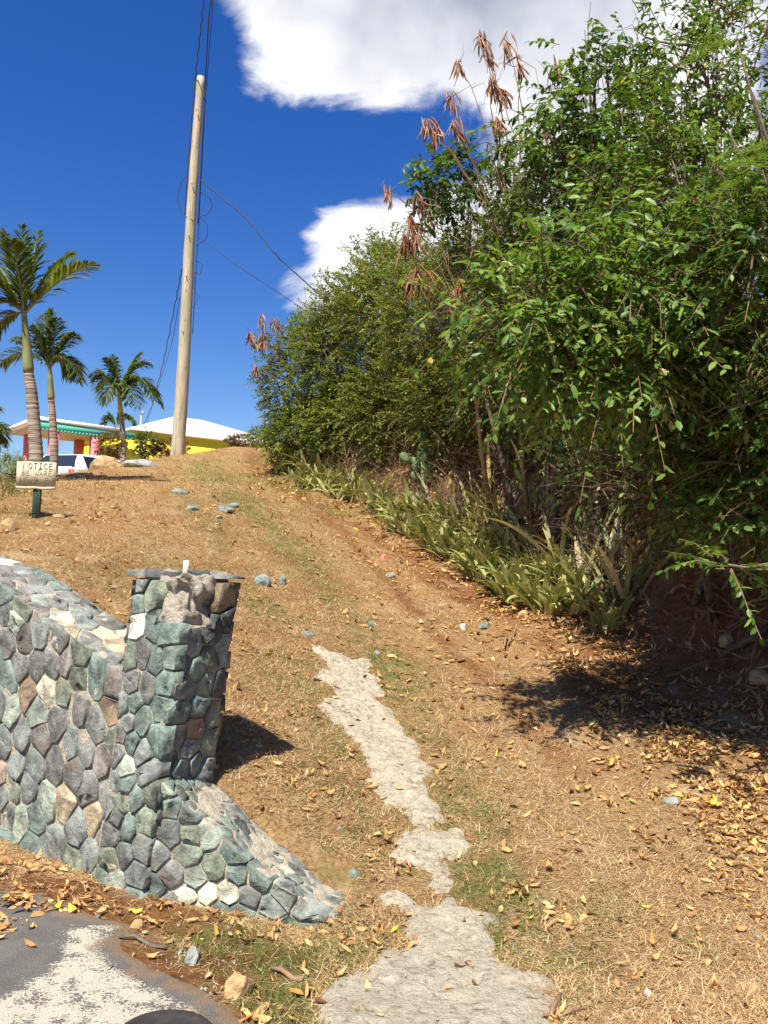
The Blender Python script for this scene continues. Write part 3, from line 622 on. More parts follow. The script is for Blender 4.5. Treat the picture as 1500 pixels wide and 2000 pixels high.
RK = [(348, 965, 34, 14, 'teal', 'flat teal rock highest of those sunk in the upper slope'), (374, 996, 32, 14, 'teal', 'oval teal rock sunk in the slope below the pole'), (436, 998, 50, 16, 'teal', 'broad teal rock patch in the middle of the upper path'),
      (458, 990, 22, 10, 'teal', 'small teal rock touching the broad rock patch on the path'), (425, 1012, 20, 8, 'teal', 'small sunken rock below the broad teal patch'), (512, 1144, 30, 28, 'teal', 'square teal rock in dry grass right of the pillar top'), (551, 1142, 22, 20, 'teal', 'jagged teal rock right of the square teal one'),
      (748, 1098, 18, 22, 'red', 'upright reddish rock at the foot of the strap leaved plants'), (762, 1128, 26, 12, 'grey', 'grey rock with green weed in the ditch'), (725, 1225, 18, 14, 'teal', 'small blue rock above the concrete track'), (600, 1242, 34, 10, 'teal', 'low dark rock left above the concrete track'),
      (905, 1232, 22, 18, 'white', 'white rock in the ditch under the plants'), (948, 1228, 24, 18, 'teal', 'blue rock beside the white rock in the ditch'), (1022, 1205, 26, 16, 'tan', 'tan rock under the edge of the strap leaved clump'), (735, 1278, 14, 10, 'grey', 'tiny grey rock right of the top of the concrete track'),
      (465, 1950, 52, 46, 'tan', 'tan angular rock at the edge of the asphalt'), (372, 1882, 36, 30, 'grey', 'grey rock lying on the soil left of the tan one'), (266, 1816, 24, 18, 'tan', 'brown rock at the tip of the white road paint'), (420, 1500, 18, 14, 'tan', 'yellowish rock at the foot of the pillar'),
      (1315, 1572, 30, 16, 'grey', 'pale grey rock among fallen leaves at the right'), (1475, 1948, 34, 26, 'tan', 'brown rock at lower right corner of the path'), (1268, 1948, 14, 12, 'white', 'small white pebble on bare soil at the lower right'), (112, 1012, 22, 12, 'tan', 'small tan rock right of the sign post'),
      (12, 1040, 40, 32, 'tan', 'pale tan rock at the left edge below the sign'), (690, 1712, 22, 14, 'teal', 'dark rock just past the end of the wing wall'), (1425, 1262, 44, 26, 'tan', 'tan stone in the shaded bank near the right edge'), (1488, 1335, 46, 28, 'tan', 'brown stone low in the shaded bank at right edge'), (190, 1795, 12, 8, 'teal', 'dark pebble on the asphalt above the white paint'), (450, 1720, 10, 8, 'white', 'white pebble in the leaves below the wall')]
for i, (u, v, w, h, k, lab) in enumerate(RK): rock('rock', u, v, w, h, M['rock_' + k], lab, 40 + i, 'loose rocks on the slope', rz=i * 1.3)
# round cover, sticks and pods on the ground
def ground_things():
    g = gp(332, 2012); m = MB(); n = 40; th = np.arange(n) * 2 * math.pi / n; prof = [(.165, -.01), (.165, .010), (.158, .016), (.14, .017), (.135, .013), (.03, .014)]
    V = np.array([(r * math.cos(a), r * math.sin(a), z) for r, z in prof for a in th]); k = len(prof)
    i = np.arange(k - 1)[:, None] * n; j = np.arange(n)[None]; j2 = (j + 1) % n; Q = np.stack([i + j, i + j2, i + n + j2, i + n + j], -1).reshape(-1, 4)
    V = np.vstack([V, (0, 0, .021)]); m.add(V, Q, [((k - 1) * n + a, (k - 1) * n + (a + 1) % n, k * n) for a in range(n)])
    o = m.build('utility_cover', M['cover'], None, True, label='round black cover lying on the painted asphalt', cat='cover'); o.location = g + Vector((0, -.085, .012))
    def stick(name, pix, r, mat, label, cat, lift=.012, group=None, flat=False):
        P = [gp(u, v) + Vector((0, 0, lift + .01 * math.sin(i * 2.1))) for i, (u, v) in enumerate(pix)]; m = MB()
        rad = [r * (.7 + .5 * math.sin(math.pi * (i + .4) / len(P))) for i in range(len(P))]; m.tube(P, rad, 6)
        return m.build(name, mat, None, True, label=label, cat=cat, group=group)
    stick('stick', [(232, 1836), (262, 1838), (295, 1850), (324, 1858)], .007, M['bark'], 'forked grey stick lying beside the white paint', 'stick')
    stick('seed_pod', [(530, 1897), (550, 1906), (572, 1914), (590, 1921)], .009, M['twig'], 'long reddish brown pod on grass by the concrete', 'pod', group='fallen pods')
    stick('seed_pod', [(1076, 1990), (1082, 1975), (1088, 1962), (1092, 1952)], .010, M['twig'], 'dark brown pod at the lower right of the concrete', 'pod', group='fallen pods')
    stick('stick', [(1092, 1994), (1120, 1985), (1150, 1972), (1172, 1962)], .005, M['twig'], 'thin curved stick beside the dark pod at the bottom', 'stick')
    stick('stick', [(1405, 1300), (1435, 1282), (1470, 1262), (1500, 1245)], .022, M['bark'], 'thick grey dead branch on the shaded bank', 'stick', .06)
    stick('stick', [(985, 1275), (987, 1262), (990, 1250)], .008, M['twig'], 'short dark stub in the shade edge', 'stick', .05)
    stick('stick', [(990, 1270), (1000, 1252), (1008, 1238)], .005, M['twig'], 'thin reddish twig leaning by the dark stub', 'stick', .04)
    stick('stick', [(1090, 1440), (1120, 1425), (1160, 1415), (1200, 1398)], .006, M['bark'], 'long thin twig in leaf litter below the bank', 'stick', .02)
    stick('stick', [(1320, 1500), (1360, 1510), (1400, 1522)], .007, M['bark'], 'grey twig among dense fallen leaves', 'stick', .02)
ground_things()
print('rocks done', round(time.time() - _T0, 1))

# ------------------------------------------------------------------ scatter on the ground
def scatter_pts(n, ymin, ymax, p=1.0, xl=-.52, xr=.52):
    u = rng.random(n); y = ymin * (ymax / ymin) ** u                       # density ~ 1/y
    x = (xl + (xr - xl) * rng.random(n)) * (y + .5); return x, y
def on_wall(x, y):
    a = (x - PQ[0]) * QD[0] + (y - PQ[1]) * QD[1]; d = -((x - PQ[0]) * QN[0] + (y - PQ[1]) * QN[1])
    b = (x - PQ[0]) * WD[0] + (y - PQ[1]) * WD[1]; e = -((x - PQ[0]) * WN[0] + (y - PQ[1]) * WN[1])
    return ((a > -.05) & (a < 3.1) & (d > -.03) & (d < .36)) | ((b > -.1) & (b < .86) & (e > -.03) & (e < .33))
def clip_scatter(x, y, dens):
    k = (rng.random(len(x)) < dens) & ~on_wall(x, y); return x[k], y[k]
def blades(name, x, y, L, Wd, up, rnd, mat, label, bend=.3):
    n = len(x); z = height(x, y); a = rng.random(n) * 2 * math.pi; el = up
    D = np.stack([np.cos(a) * np.cos(el), np.sin(a) * np.cos(el), np.sin(el)], 1); S = np.stack([-np.sin(a), np.cos(a), np.zeros(n)], 1)
    P = np.stack([x, y, z + .002], 1); B = np.stack([rng.normal(0, bend, n), rng.normal(0, bend, n), rng.normal(0, bend * .35, n)], 1) * L[:, None]
    m = P + D * L[:, None] * .5; t = P + D * L[:, None] + B; t[:, 2] = np.maximum(t[:, 2], height(t[:, 0], t[:, 1]) + .003); w = Wd[:, None] * S
    V = np.stack([P - w * .6, P + w * .6, m + w * .5, m - w * .5, t], 1).reshape(-1, 3); i = np.arange(n)[:, None] * 5
    Q = i + np.array([[0, 1, 2, 3]]); T = i + np.array([[3, 2, 4]])
    return obj(name, mesh_np(name, V, [Q, T], {'rnd': np.repeat(rnd, 5)}), mat, None, 'stuff', label)
def scatter():
    x, y = scatter_pts(440000, 2.6, 22)
    c = conc_m(x, y); r = road_m(x, y); b = bare_m(x, y); pat = fbm(x * 2.2, y * 2.2, 77, 3)
    dens = np.where(c > 0, .10 + .8 * np.exp(-np.clip(c, 0, 1) / .045), 1.) * np.where(r > -.03, .0, 1.) * np.clip(1.15 - b * 1.2, .12, 1) * np.clip(.35 + (pat - .3) * 2.2, .25, 1)
    dens = dens * (x - bank_x(y) < .6)
    x, y = clip_scatter(x, y, dens); n = len(x); k = 1 + y / 11
    blades('dry_grass', x, y, rng.uniform(.018, .065, n) * k, rng.uniform(.0008, .0019, n) * k, np.abs(rng.normal(.14, .26, n)), np.clip(rng.normal(.50, .30, n), 0, 1), M['straw'], 'mown dry straw grass covering the slope')
    x, y = scatter_pts(230000, 2.6, 20); g = green_m(x, y); c = conc_m(x, y); pat = fbm(x * 6, y * 6, 88, 3)
    dens = np.clip(g * 1.0 - .12, 0, 1) * np.clip((pat - .36) * 4, 0, 1) * np.where(c > .0, .10, 1) * (road_m(x, y) < -.02)
    x, y = clip_scatter(x, y, dens); n = len(x); k = 1 + y / 12
    blades('green_grass', x, y, rng.uniform(.02, .055, n) * k, rng.uniform(.0009, .0019, n) * k, np.abs(rng.normal(.6, .35, n)), np.clip(rng.normal(.42, .25, n), 0, 1), M['grass'], 'sparse green grass patches in the straw')
    # fallen leaves
    n0 = 150000; x, y = scatter_pts(n0, 2.6, 19); pat = fbm(x * 2.6, y * 2.6, 99, 3); dx = x - bank_x(y)
    dens = .03 + .09 * np.clip((pat - .45) * 5, 0, 1)
    dens = dens + .80 * np.exp(-((dx + .15) / .6) ** 2) * sst(2.6, 4, y) * np.clip((pat - .25) * 2.5, .15, 1) + 1.0 * sst(-1.9, -.35, dx) * (1 - sst(5, 7.5, y)) * np.clip((pat - .3) * 3, .1, 1)
    d1 = (x - PQ[0]) * QN[0] + (y - PQ[1]) * QN[1]; front = (x < -.1) & (d1 > 0)
    dens = np.where(front, .22 * np.exp(-d1 / .30) * np.clip((pat - .42) * 6, 0, 1) + .015, dens)
    pile = gp(0, 1785); dens = dens + .9 * np.exp(-((x - pile.x - .03) ** 2 + (y - pile.y) ** 2) / .03)
    dens = np.where(conc_m(x, y) > .02, dens * .4, dens); dens = np.where((road_m(x, y) > .05) & (np.hypot(x - pile.x - .03, y - pile.y) > .3), dens * .08, dens)
    dens = dens * np.clip((fbm(x * 5, y * 5, 123, 3) - .34) * 5, .15, 1.3); dens = dens * np.where(dx > .1, np.clip(1.1 - bare_m(x, y) * .75, .2, 1), 1) * (dx < 1.8)
    x, y = clip_scatter(x, y, np.clip(dens, 0, 1)); n = len(x); k = np.clip(1 + (y - 4) / 16, 1, 1.7)
    L = (.016 + .062 * rng.random(n) ** 1.5) * k; Wd = L * rng.uniform(.18, .52, n); a = rng.random(n) * 2 * math.pi; el = rng.normal(0, .25, n)
    D = np.stack([np.cos(a) * np.cos(el), np.sin(a) * np.cos(el), np.sin(el)], 1); S = np.stack([-np.sin(a), np.cos(a), rng.normal(0, .35, n)], 1); S /= np.linalg.norm(S, axis=1, keepdims=True); Nn = np.cross(D, S)
    P = np.stack([x, y, height(x, y) + rng.uniform(.006, .02, n)], 1); cu = rng.normal(.12, .26, n) * L
    P[:, 2] += .05 * np.exp(-((x - pile.x - .03) ** 2 + (y - pile.y) ** 2) / .012) * rng.random(n)
    def row(t, w, lift): c = P + D * (L * (t - .5))[:, None] + Nn * (cu * (4 * (t - .5) ** 2))[:, None]; return [c + S * (Wd * w * s / 1.)[:, None] + Nn * (lift * Wd * abs(s))[:, None] for s in (-.5, 0, .5)]
    r1 = row(.28, .82, .35); r2 = row(.65, .95, .35); b0 = row(0, 0, 0)[1]; t0 = row(1, 0, 0)[1]
    V = np.stack([b0, *r1, *r2, t0], 1).reshape(-1, 3); i = np.arange(n)[:, None] * 8
    T = np.concatenate([i + np.array([[0, 2, 1]]), i + np.array([[0, 3, 2]]), i + np.array([[4, 5, 7]]), i + np.array([[5, 6, 7]])]); Q = np.concatenate([i + np.array([[1, 2, 5, 4]]), i + np.array([[2, 3, 6, 5]])])
    rn = np.clip(rng.normal(.54, .27, n), 0, .93); sp = rng.random(n); rn = np.where(sp > .985, 1.0, np.where(sp > .955, .965, rn))
    obj('leaf_litter', mesh_np('leaf_litter', V, [Q, T], {'rnd': np.repeat(rn, 8)}, False), M['litter'], None, 'stuff', 'fallen dry leaves strewn over path and bank')
    # gravel and crumbs
    x, y = scatter_pts(9000, 2.6, 10); pat = fbm(x * 3, y * 3, 111, 2); dens = np.clip(.25 + bare_m(x, y) * .6, 0, 1) * np.clip((pat - .3) * 3, .1, 1); dens = np.where(road_m(x, y) > .1, .08, dens)
    x, y = clip_scatter(x, y, dens); n = len(x); s = rng.uniform(.002, .008, n) * (1 + 1.5 * (rng.random(n) > .95)); base = np.array([(1, 0, -.2), (-.5, .87, -.2), (-.5, -.87, -.2), (.1, .1, .9)])
    a = rng.random(n) * 6.28; Rm = np.stack([np.stack([np.cos(a), -np.sin(a), 0 * a], 1), np.stack([np.sin(a), np.cos(a), 0 * a], 1), np.stack([0 * a, 0 * a, 1 + 0 * a], 1)], 1)
    V = np.einsum('nij,kj->nki', Rm, base) * s[:, None, None] * rng.uniform(.7, 1.3, (n, 4, 1)) + np.stack([x, y, height(x, y) + .003], 1)[:, None]
    i = np.arange(n)[:, None] * 4; T = np.concatenate([i + np.array([f]) for f in ((0, 1, 3), (1, 2, 3), (2, 0, 3))])
    obj('gravel', mesh_np('gravel', V.reshape(-1, 3), [T]), M['rock_grey'], None, 'stuff', 'loose gravel crumbs on the bare soil')
scatter()
print('scatter done', round(time.time() - _T0, 1))

# ------------------------------------------------------------------ foliage
def unit(v): return v / (np.linalg.norm(v, axis=-1, keepdims=True) + 1e-9)
def leaf_geo(P, D, Nrm, L, Wd, rnd, fine):
    D = unit(D); S = unit(np.cross(D, Nrm)); Nn = np.cross(S, D); n = len(P); L = L[:, None]; Wd = Wd[:, None]
    if not fine:
        V = np.stack([P, P + D * L * .5 + S * Wd * .5 + Nn * Wd * .18, P + D * L, P + D * L * .5 - S * Wd * .5 + Nn * Wd * .18], 1).reshape(-1, 3)
        i = np.arange(n)[:, None] * 4; return V, [i + np.array([[0, 1, 2, 3]])], np.repeat(rnd, 4)
    dr = -Nn * L
    def c(t, w, k): return P + D * L * t + S * Wd * w + Nn * Wd * abs(w) * .3 + dr * k
    V = np.stack([P, c(.28, .42, .015), c(.28, 0, .015), c(.28, -.42, .015), c(.68, .45, .07), c(.68, 0, .07), c(.68, -.45, .07), c(1, 0, .15)], 1).reshape(-1, 3); i = np.arange(n)[:, None] * 8
    T = np.concatenate([i + np.array([f]) for f in ((0, 1, 2), (0, 2, 3), (4, 7, 5), (5, 7, 6))]); Q = np.concatenate([i + np.array([f]) for f in ((1, 4, 5, 2), (2, 5, 6, 3))])
    return V, [Q, T], np.repeat(rnd, 8)
def join(parts):
    Vs = []; fs = {}; rs = []; n = 0
    for V, F_, r in parts:
        for f in F_: fs.setdefault(f.shape[1], []).append(f + n)
        Vs.append(V); rs.append(r); n += len(V)
    return np.vstack(Vs), [np.vstack(v) for v in fs.values()], np.concatenate(rs)
def crown_pts(c, r, n, rr, inner=.45, lump=.35, seed=0):
    d = unit(rr.normal(size=(n, 3))); k = inner + (1 - inner) * rr.random(n) ** .55
    l = 1 + lump * 2 * (fbm(d[:, 0] * 2.1 + d[:, 2] * 1.3 + 5, d[:, 1] * 2.1 - d[:, 2] * 1.7 + 5, seed, 3) - .5) * 1.5
    return np.array(c) + d * (k * l)[:, None] * np.array(r), d
def branchlets(p, d, rr, nl, ell, leafL, leafW, droop, fine, tone):
    nb = len(p); d = unit(d + rr.normal(0, .45, (nb, 3)) + np.array([0, 0, .25])); ell = ell * rr.uniform(.6, 1.35, nb); g = droop * rr.uniform(.3, 1.6, nb) * ell
    t = np.linspace(.12, 1.0, nl)[None] + rr.normal(0, .02, (nb, nl)); side = np.where(np.arange(nl) % 2 == 0, 1., -1.)[None]
    P = p[:, None] + d[:, None] * (ell[:, None] * t)[..., None] - np.array([0, 0, 1.]) * (g[:, None] * t * t)[..., None]
    tan = unit(d[:, None] - np.array([0, 0, 1.]) * (2 * g / ell)[:, None, None] * t[..., None])
    sd = unit(np.cross(tan, np.array([0, 0, 1.]) + rr.normal(0, .3, (nb, 1, 3))))
    D = unit(tan * .55 + sd * side[..., None] * .85 + rr.normal(0, .28, (nb, nl, 3)) - np.array([0, 0, .22])); Nn = unit(np.array([0, 0, 1.]) + rr.normal(0, .45, (nb, nl, 3)) + d[:, None] * .35)
    keep = rr.random((nb, nl)) < .92; L = leafL * rr.uniform(.6, 1.25, (nb, nl)); Wd = leafW * rr.uniform(.75, 1.2, (nb, nl))
    rn = np.clip(tone + rr.normal(0, .20, (nb, nl)) + rr.normal(0, .14, (nb, 1)), 0, .955); rn = np.where(rr.random((nb, nl)) < .006, 1., rn)
    ge = leaf_geo(P[keep], D[keep], Nn[keep], L[keep], Wd[keep], rn[keep], fine)
    ends = p + d * ell[:, None] - np.array([0, 0, 1.]) * g[:, None]; mids = p + d * ell[:, None] * .5 - np.array([0, 0, 1.]) * g[:, None] * .25
    return ge, p, mids, ends
def strips(A, Bm, C, r0, r1):
    """thin three-point twigs as crossed ribbons, vectorised"""
    n = len(A); T = unit(C - A); s = unit(np.cross(T, np.array([.3, .2, 1.]))); q = np.cross(T, s); Vs = []; Fs = []; k = 0
    for w in (s, q):
        V = np.stack([A - w * r0, A + w * r0, Bm + w * (r0 + r1) / 2, Bm - w * (r0 + r1) / 2, C + w * r1, C - w * r1], 1).reshape(-1, 3); i = np.arange(n)[:, None] * 6 + k
        Fs += [i + np.array([[0, 1, 2, 3]]), i + np.array([[3, 2, 4, 5]])]; Vs.append(V); k += len(V)
    return np.vstack(Vs), np.vstack(Fs)
def shrub(name, base, crowns, label, cat='shrub', group=None, mat='leaf_olive', nb=260, nl=14, ell=.30, leafL=.04, leafW=.018, droop=.25, fine=False, tone=.5, trunk=.05, seed=0, twigs=60, inner=.45, lump=.35, stems=2, deadleaf=0):
    rr = np.random.default_rng(seed); t = thing(name, base, label, cat, group); b = np.array(base)
    m = MB(); geos = []; tw = [[], [], []]; limb_pts = []
    for ci, (c, r, w) in enumerate(crowns):
        c = np.array(c); r = np.array(r)
        for s in range(stems if ci == 0 else 1):
            b0 = b if ci == 0 else first
            o = np.array([rr.normal(0, .12), rr.normal(0, .12), -.1]); e = c + rr.normal(0, .25, 3) * r - np.array([0, 0, r[2] * .25]); o = o if ci == 0 else o * 0; mid = (b0 + o) * .45 + e * .55 + rr.normal(0, .12, 3) * np.linalg.norm(e - b0) * .5
            ts = np.linspace(0, 1, 9)[:, None]; path = (1 - ts) ** 2 * (b0 + o) + 2 * ts * (1 - ts) * mid + ts ** 2 * e; path[1:-1] += rr.normal(0, .02, (7, 3)); k0 = 1 if ci == 0 else .6; m.tube(path - b, np.linspace(trunk * k0, trunk * .4 * k0, 9), 7)
            if ci == 0: first = path[5].copy()
            for k in range(9 if w > .1 else 1):
                st = path[rr.integers(4, 9)]; en, _ = crown_pts(c, r, 1, rr, .6, lump, seed + ci); en = en[0]; md = (st + en) / 2 + rr.normal(0, .12, 3) * r; ts2 = np.linspace(0, 1, 6)[:, None]
                pa = (1 - ts2) ** 2 * st + 2 * ts2 * (1 - ts2) * md + ts2 ** 2 * en; m.tube(pa - b, np.linspace(trunk * .36, trunk * .08, 6), 5)
        n = int(nb * w); p, d = crown_pts(c, r, n, rr, inner, lump, seed + ci)
        ge, A, B_, C_ = branchlets(p, d, rr, nl, ell, leafL, leafW, droop, fine, tone); geos.append(ge); tw[0].append(A); tw[1].append(B_); tw[2].append(C_)
        tn, twigs_ = twigs, max(2, int(twigs * min(1, w)))
        if twigs:
            tn = twigs_
            p2, d2 = crown_pts(c, r, tn, rr, .35, lump, seed + ci); l2 = rr.uniform(.25, .8, (tn, 1)) * r.mean(); dd = unit(d2 + rr.normal(0, .7, (tn, 3))); e2 = p2 + dd * l2; tw[0].append(p2); tw[1].append((p2 + e2) / 2 + rr.normal(0, .05, (tn, 3))); tw[2].append(e2)
    m.build('trunk', M['bark'], t, True)
    V, F_, r_ = join(geos); o = obj('crown', mesh_np('crown', V - b, F_, {'rnd': r_}), M[mat], t, 'stuff')
    V, F_ = strips(np.vstack(tw[0]), np.vstack(tw[1]), np.vstack(tw[2]), .0045, .0015); obj('twigs', mesh_np('twigs', V - b, [F_]), M['twig'], t, 'stuff')
    if deadleaf:
        c, r, _ = crowns[0]; p, d = crown_pts(c, r, deadleaf, rr, .5, lump, seed); g = leaf_geo(p, rr.normal(0, .6, (deadleaf, 3)) - np.array([0, 0, .6]), rr.normal(size=(deadleaf, 3)), leafL * rr.uniform(.8, 1.4, deadleaf), leafW * rr.uniform(.6, 1., deadleaf), rr.random(deadleaf), True)
        obj('dead_leaves', mesh_np('dead_leaves', g[0] - b, g[1], {'rnd': g[2]}), M['deadleaf'], t, 'stuff')
    return t
def C_(u, v, d, rx, ry, rz): return (tuple(at(u, v, d)), (rx, ry, rz))
def bpt(x, y): return (x, y, hz(x, y) - .02)
def bpix(u, d, dxb=.5):                         # a point on the bank at about that bearing and depth
    p = at(u, 1000, d); x = max(p.x, bank_x(p.y) + .75); return bpt(float(x), p.y)
GB = 'shrubs massed on the bank'
def bushes():
    S = [
     ('shrub', 590, 17.8, [(C_(592, 740, 18.0, .85, .95, 1.2), 1.), (C_(605, 850, 17.2, .85, .7, .65), .8)], 'small leaved shrub at the far left end of the thicket', 'leaf_olive', dict(nb=1150, leafL=.070, leafW=.036, tone=.5)),
     ('shrub', 690, 16.3, [(C_(675, 690, 16.6, 1.0, 1.0, 1.4), 1.), (C_(695, 825, 15.9, .95, .5, .70), .8)], 'olive shrub second from the far end of the thicket', 'leaf_olive', dict(nb=1350, leafL=.066, leafW=.034, tone=.55)),
     ('shrub', 780, 14.8, [(C_(770, 610, 15.2, 1.05, 1.0, 1.3), 1.), (C_(795, 795, 14.4, .95, .5, .80), .85)], 'yellowish olive shrub in the middle of the thicket behind the cactus', 'leaf_olive', dict(nb=1350, leafL=.062, leafW=.031, tone=.62)),
     ('shrub', 880, 13.2, [(C_(865, 620, 13.4, 1.0, .9, 1.15), 1.), (C_(895, 790, 12.8, .9, .5, .72), .85)], 'twiggy olive shrub below the hanging brown pods', 'leaf_olive', dict(nb=1350, leafL=.058, leafW=.028, tone=.6, twigs=160)),
     ('shrub', 980, 11.8, [(C_(960, 570, 11.8, .9, .8, 1.05), 1.), (C_(1000, 760, 11.2, .85, .5, .72), .85)], 'dense olive shrub behind the glossy overhanging branches', 'leaf_olive', dict(nb=1350, leafL=.055, leafW=.026, tone=.5, twigs=140)),
     ('shrub', 820, 15.6, [(C_(755, 535, 16.4, .65, .8, .60), .7), (C_(655, 640, 17.2, .55, .7, .45), .5)], 'sparse shrub top against the low white cloud', 'leaf_olive', dict(nb=620, leafL=.066, leafW=.032, tone=.55, twigs=120, inner=.2, lump=.6)),
     ('shrub', 1100, 9.6, [(C_(1090, 470, 9.4, .75, .7, .95), 1.), (C_(1040, 650, 9.0, .7, .6, .75), .8)], 'dark green shrub at the heart of the thicket', 'leaf_dark', dict(nb=760, nl=13, leafL=.064, leafW=.030, tone=.6, fine=True, twigs=90)),
     ('tree', 1180, 8.6, [(C_(1170, 215, 8.4, .55, .6, .62), 1.), (C_(1090, 300, 8.6, .5, .5, .45), .6), (C_(1240, 330, 8.0, .6, .6, .6), .8)], 'tall glossy leaved tree reaching the grey cloud', 'leaf_big', dict(nb=150, nl=12, ell=.38, leafL=.10, leafW=.040, tone=.5, fine=True, twigs=40, inner=.15, lump=.6, droop=.5)),
     ('tree', 960, 10.6, [(C_(880, 360, 10.6, .40, .4, .42), 1.), (C_(1000, 330, 10.2, .35, .35, .35), .35)], 'slender tree with a glossy leaf clump below the brown pods', 'leaf_big', dict(nb=130, nl=12, ell=.30, leafL=.105, leafW=.040, tone=.45, fine=True, twigs=30, inner=.15, lump=.5, droop=.6, stems=1, trunk=.03)),
     ('tree', 1250, 7.0, [(C_(1240, 550, 5.0, .52, .5, .42), 1.), (C_(1060, 620, 4.9, .34, .4, .24), .5), (C_(1190, 725, 5.0, .44, .4, .22), .65)], 'glossy leaved tree overhanging the path with drooping rows of leaves', 'leaf_big', dict(nb=300, nl=13, ell=.38, leafL=.074, leafW=.030, tone=.78, fine=True, twigs=110, inner=.25, lump=.5, droop=.4, trunk=.035, stems=1)),
     ('tree', 1340, 6.8, [(C_(1330, 400, 6.6, .7, .65, .75), 1.), (C_(1290, 640, 6.4, .6, .5, .5), .7)], 'broad glossy tree right of the overhanging one', 'leaf_big', dict(nb=400, nl=13, ell=.32, leafL=.066, leafW=.031, tone=.55, fine=True, twigs=90, inner=.3, lump=.45, trunk=.035, stems=1)),
     ('tree', 1440, 6.4, [(C_(1430, 130, 6.8, .65, .6, .7), 1.), (C_(1330, 110, 7.2, .5, .5, .45), .5)], 'sparse twiggy tree top at the upper right corner', 'leaf_big', dict(nb=180, nl=12, ell=.32, leafL=.066, leafW=.028, tone=.55, fine=True, twigs=130, inner=.1, lump=.6, trunk=.035, stems=1)),
     ('shrub', 1440, 5.9, [(C_(1455, 620, 5.6, .55, .55, .7), 1.), (C_(1420, 800, 5.7, .5, .45, .45), .8)], 'round leaved dark shrub at the right edge of the picture', 'leaf_dark', dict(nb=480, nl=12, ell=.26, leafL=.054, leafW=.034, tone=.6, fine=True, twigs=120, trunk=.03, stems=1)),
     ('shrub', 1300, 7.6, [(C_(1400, 800, 6.9, .6, .5, .5), .9), (C_(1180, 800, 8.8, .7, .4, .5), .8)], 'low shaded shrub under the glossy trees above the bank', 'leaf_dark', dict(nb=620, nl=12, leafL=.055, leafW=.030, tone=.4, fine=True, twigs=160, trunk=.03)),
     ('shrub', 1380, 6.3, [(C_(1390, 930, 6.2, .55, .4, .32), 1.), (C_(1250, 930, 7.2, .55, .4, .25), .7)], 'straggly dark shrub low on the shaded bank', 'leaf_dark', dict(nb=300, nl=11, leafL=.045, leafW=.024, tone=.35, fine=True, twigs=260, trunk=.02, deadleaf=500, lump=.6)),
     ('shrub', 1480, 5.3, [(C_(1530, 900, 5.0, .45, .45, .5), 1.), (C_(1560, 640, 4.7, .5, .5, .8), 1.2), (C_(1490, 480, 4.5, .4, .45, .35), .6), (C_(1470, 985, 5.2, .35, .35, .22), .6), (C_(1425, 1100, 4.4, .10, .10, .05), .04)], 'leafy shrub leaning in from beyond the right edge', 'leaf_big', dict(nb=260, nl=13, ell=.28, leafL=.06, leafW=.028, tone=.5, fine=True, twigs=80, trunk=.03, stems=1)),
     ('shrub', 1200, 9.8, [(C_(1230, 560, 9.4, .9, .7, 1.1), 1.), (C_(1380, 520, 8.6, .9, .6, 1.3), 1.1)], 'brown twiggy thicket behind the glossy trees', 'leaf_olive', dict(nb=600, nl=12, leafL=.05, leafW=.024, tone=.45, twigs=420)),
    ]
    for i, (nm, u, d, cr, lab, mt, kw) in enumerate(S):
        shrub(nm, bpix(u, d), [(c, r, w) for (c, r), w in cr], lab, 'tree' if nm == 'tree' else 'shrub', GB, mat=mt, seed=200 + i * 7, **kw)
    # planting round the house and on the crest
    def small(u, v, d, r, lab, mt, seed, **kw):
        c = at(u, v, d); b = (c.x, c.y, hz(c.x, c.y)); k = dict(nb=170, nl=10, ell=.16, leafL=.07, leafW=.04, tone=.5, trunk=.03, twigs=40, lump=.25); k.update(kw)
        shrub('shrub', b, [(tuple(c), r, 1.)], lab, 'shrub', 'garden shrubs on the crest', mat=mt, seed=seed, **k)
    small(287, 868, 21.5, (.28, .28, .28), 'rounded bright green clipped shrub before the yellow wall', 'leaf_dark', 501, tone=.75)
    small(335, 874, 21.6, (.36, .3, .20), 'low reddish brown shrub at the foot of the pole', 'leaf_red', 502)
    small(216, 868, 22.5, (.34, .3, .30), 'reddish leafy hedge shrub beside the yellow stemmed palm', 'leaf_red', 503, tone=.6)
    small(510, 852, 27, (.42, .4, .28), 'green bush on the skyline right of the white roof', 'leaf_olive', 504)
    small(465, 860, 30, (.36, .3, .16), 'wispy reddish bush beside the end of the white roof', 'leaf_red', 505, lump=.5)
    small(-12, 985, 10.5, (.45, .5, .30), 'weedy green shrub at left edge beside the sign', 'leaf_feather', 506, leafL=.05, leafW=.012, tone=.5)
    small(20, 925, 13, (.30, .4, .22), 'yellowish leafy weeds behind the sign at left', 'leaf_feather', 507, leafL=.07, leafW=.02, tone=.85)
bushes()
print('bushes done', round(time.time() - _T0, 1))
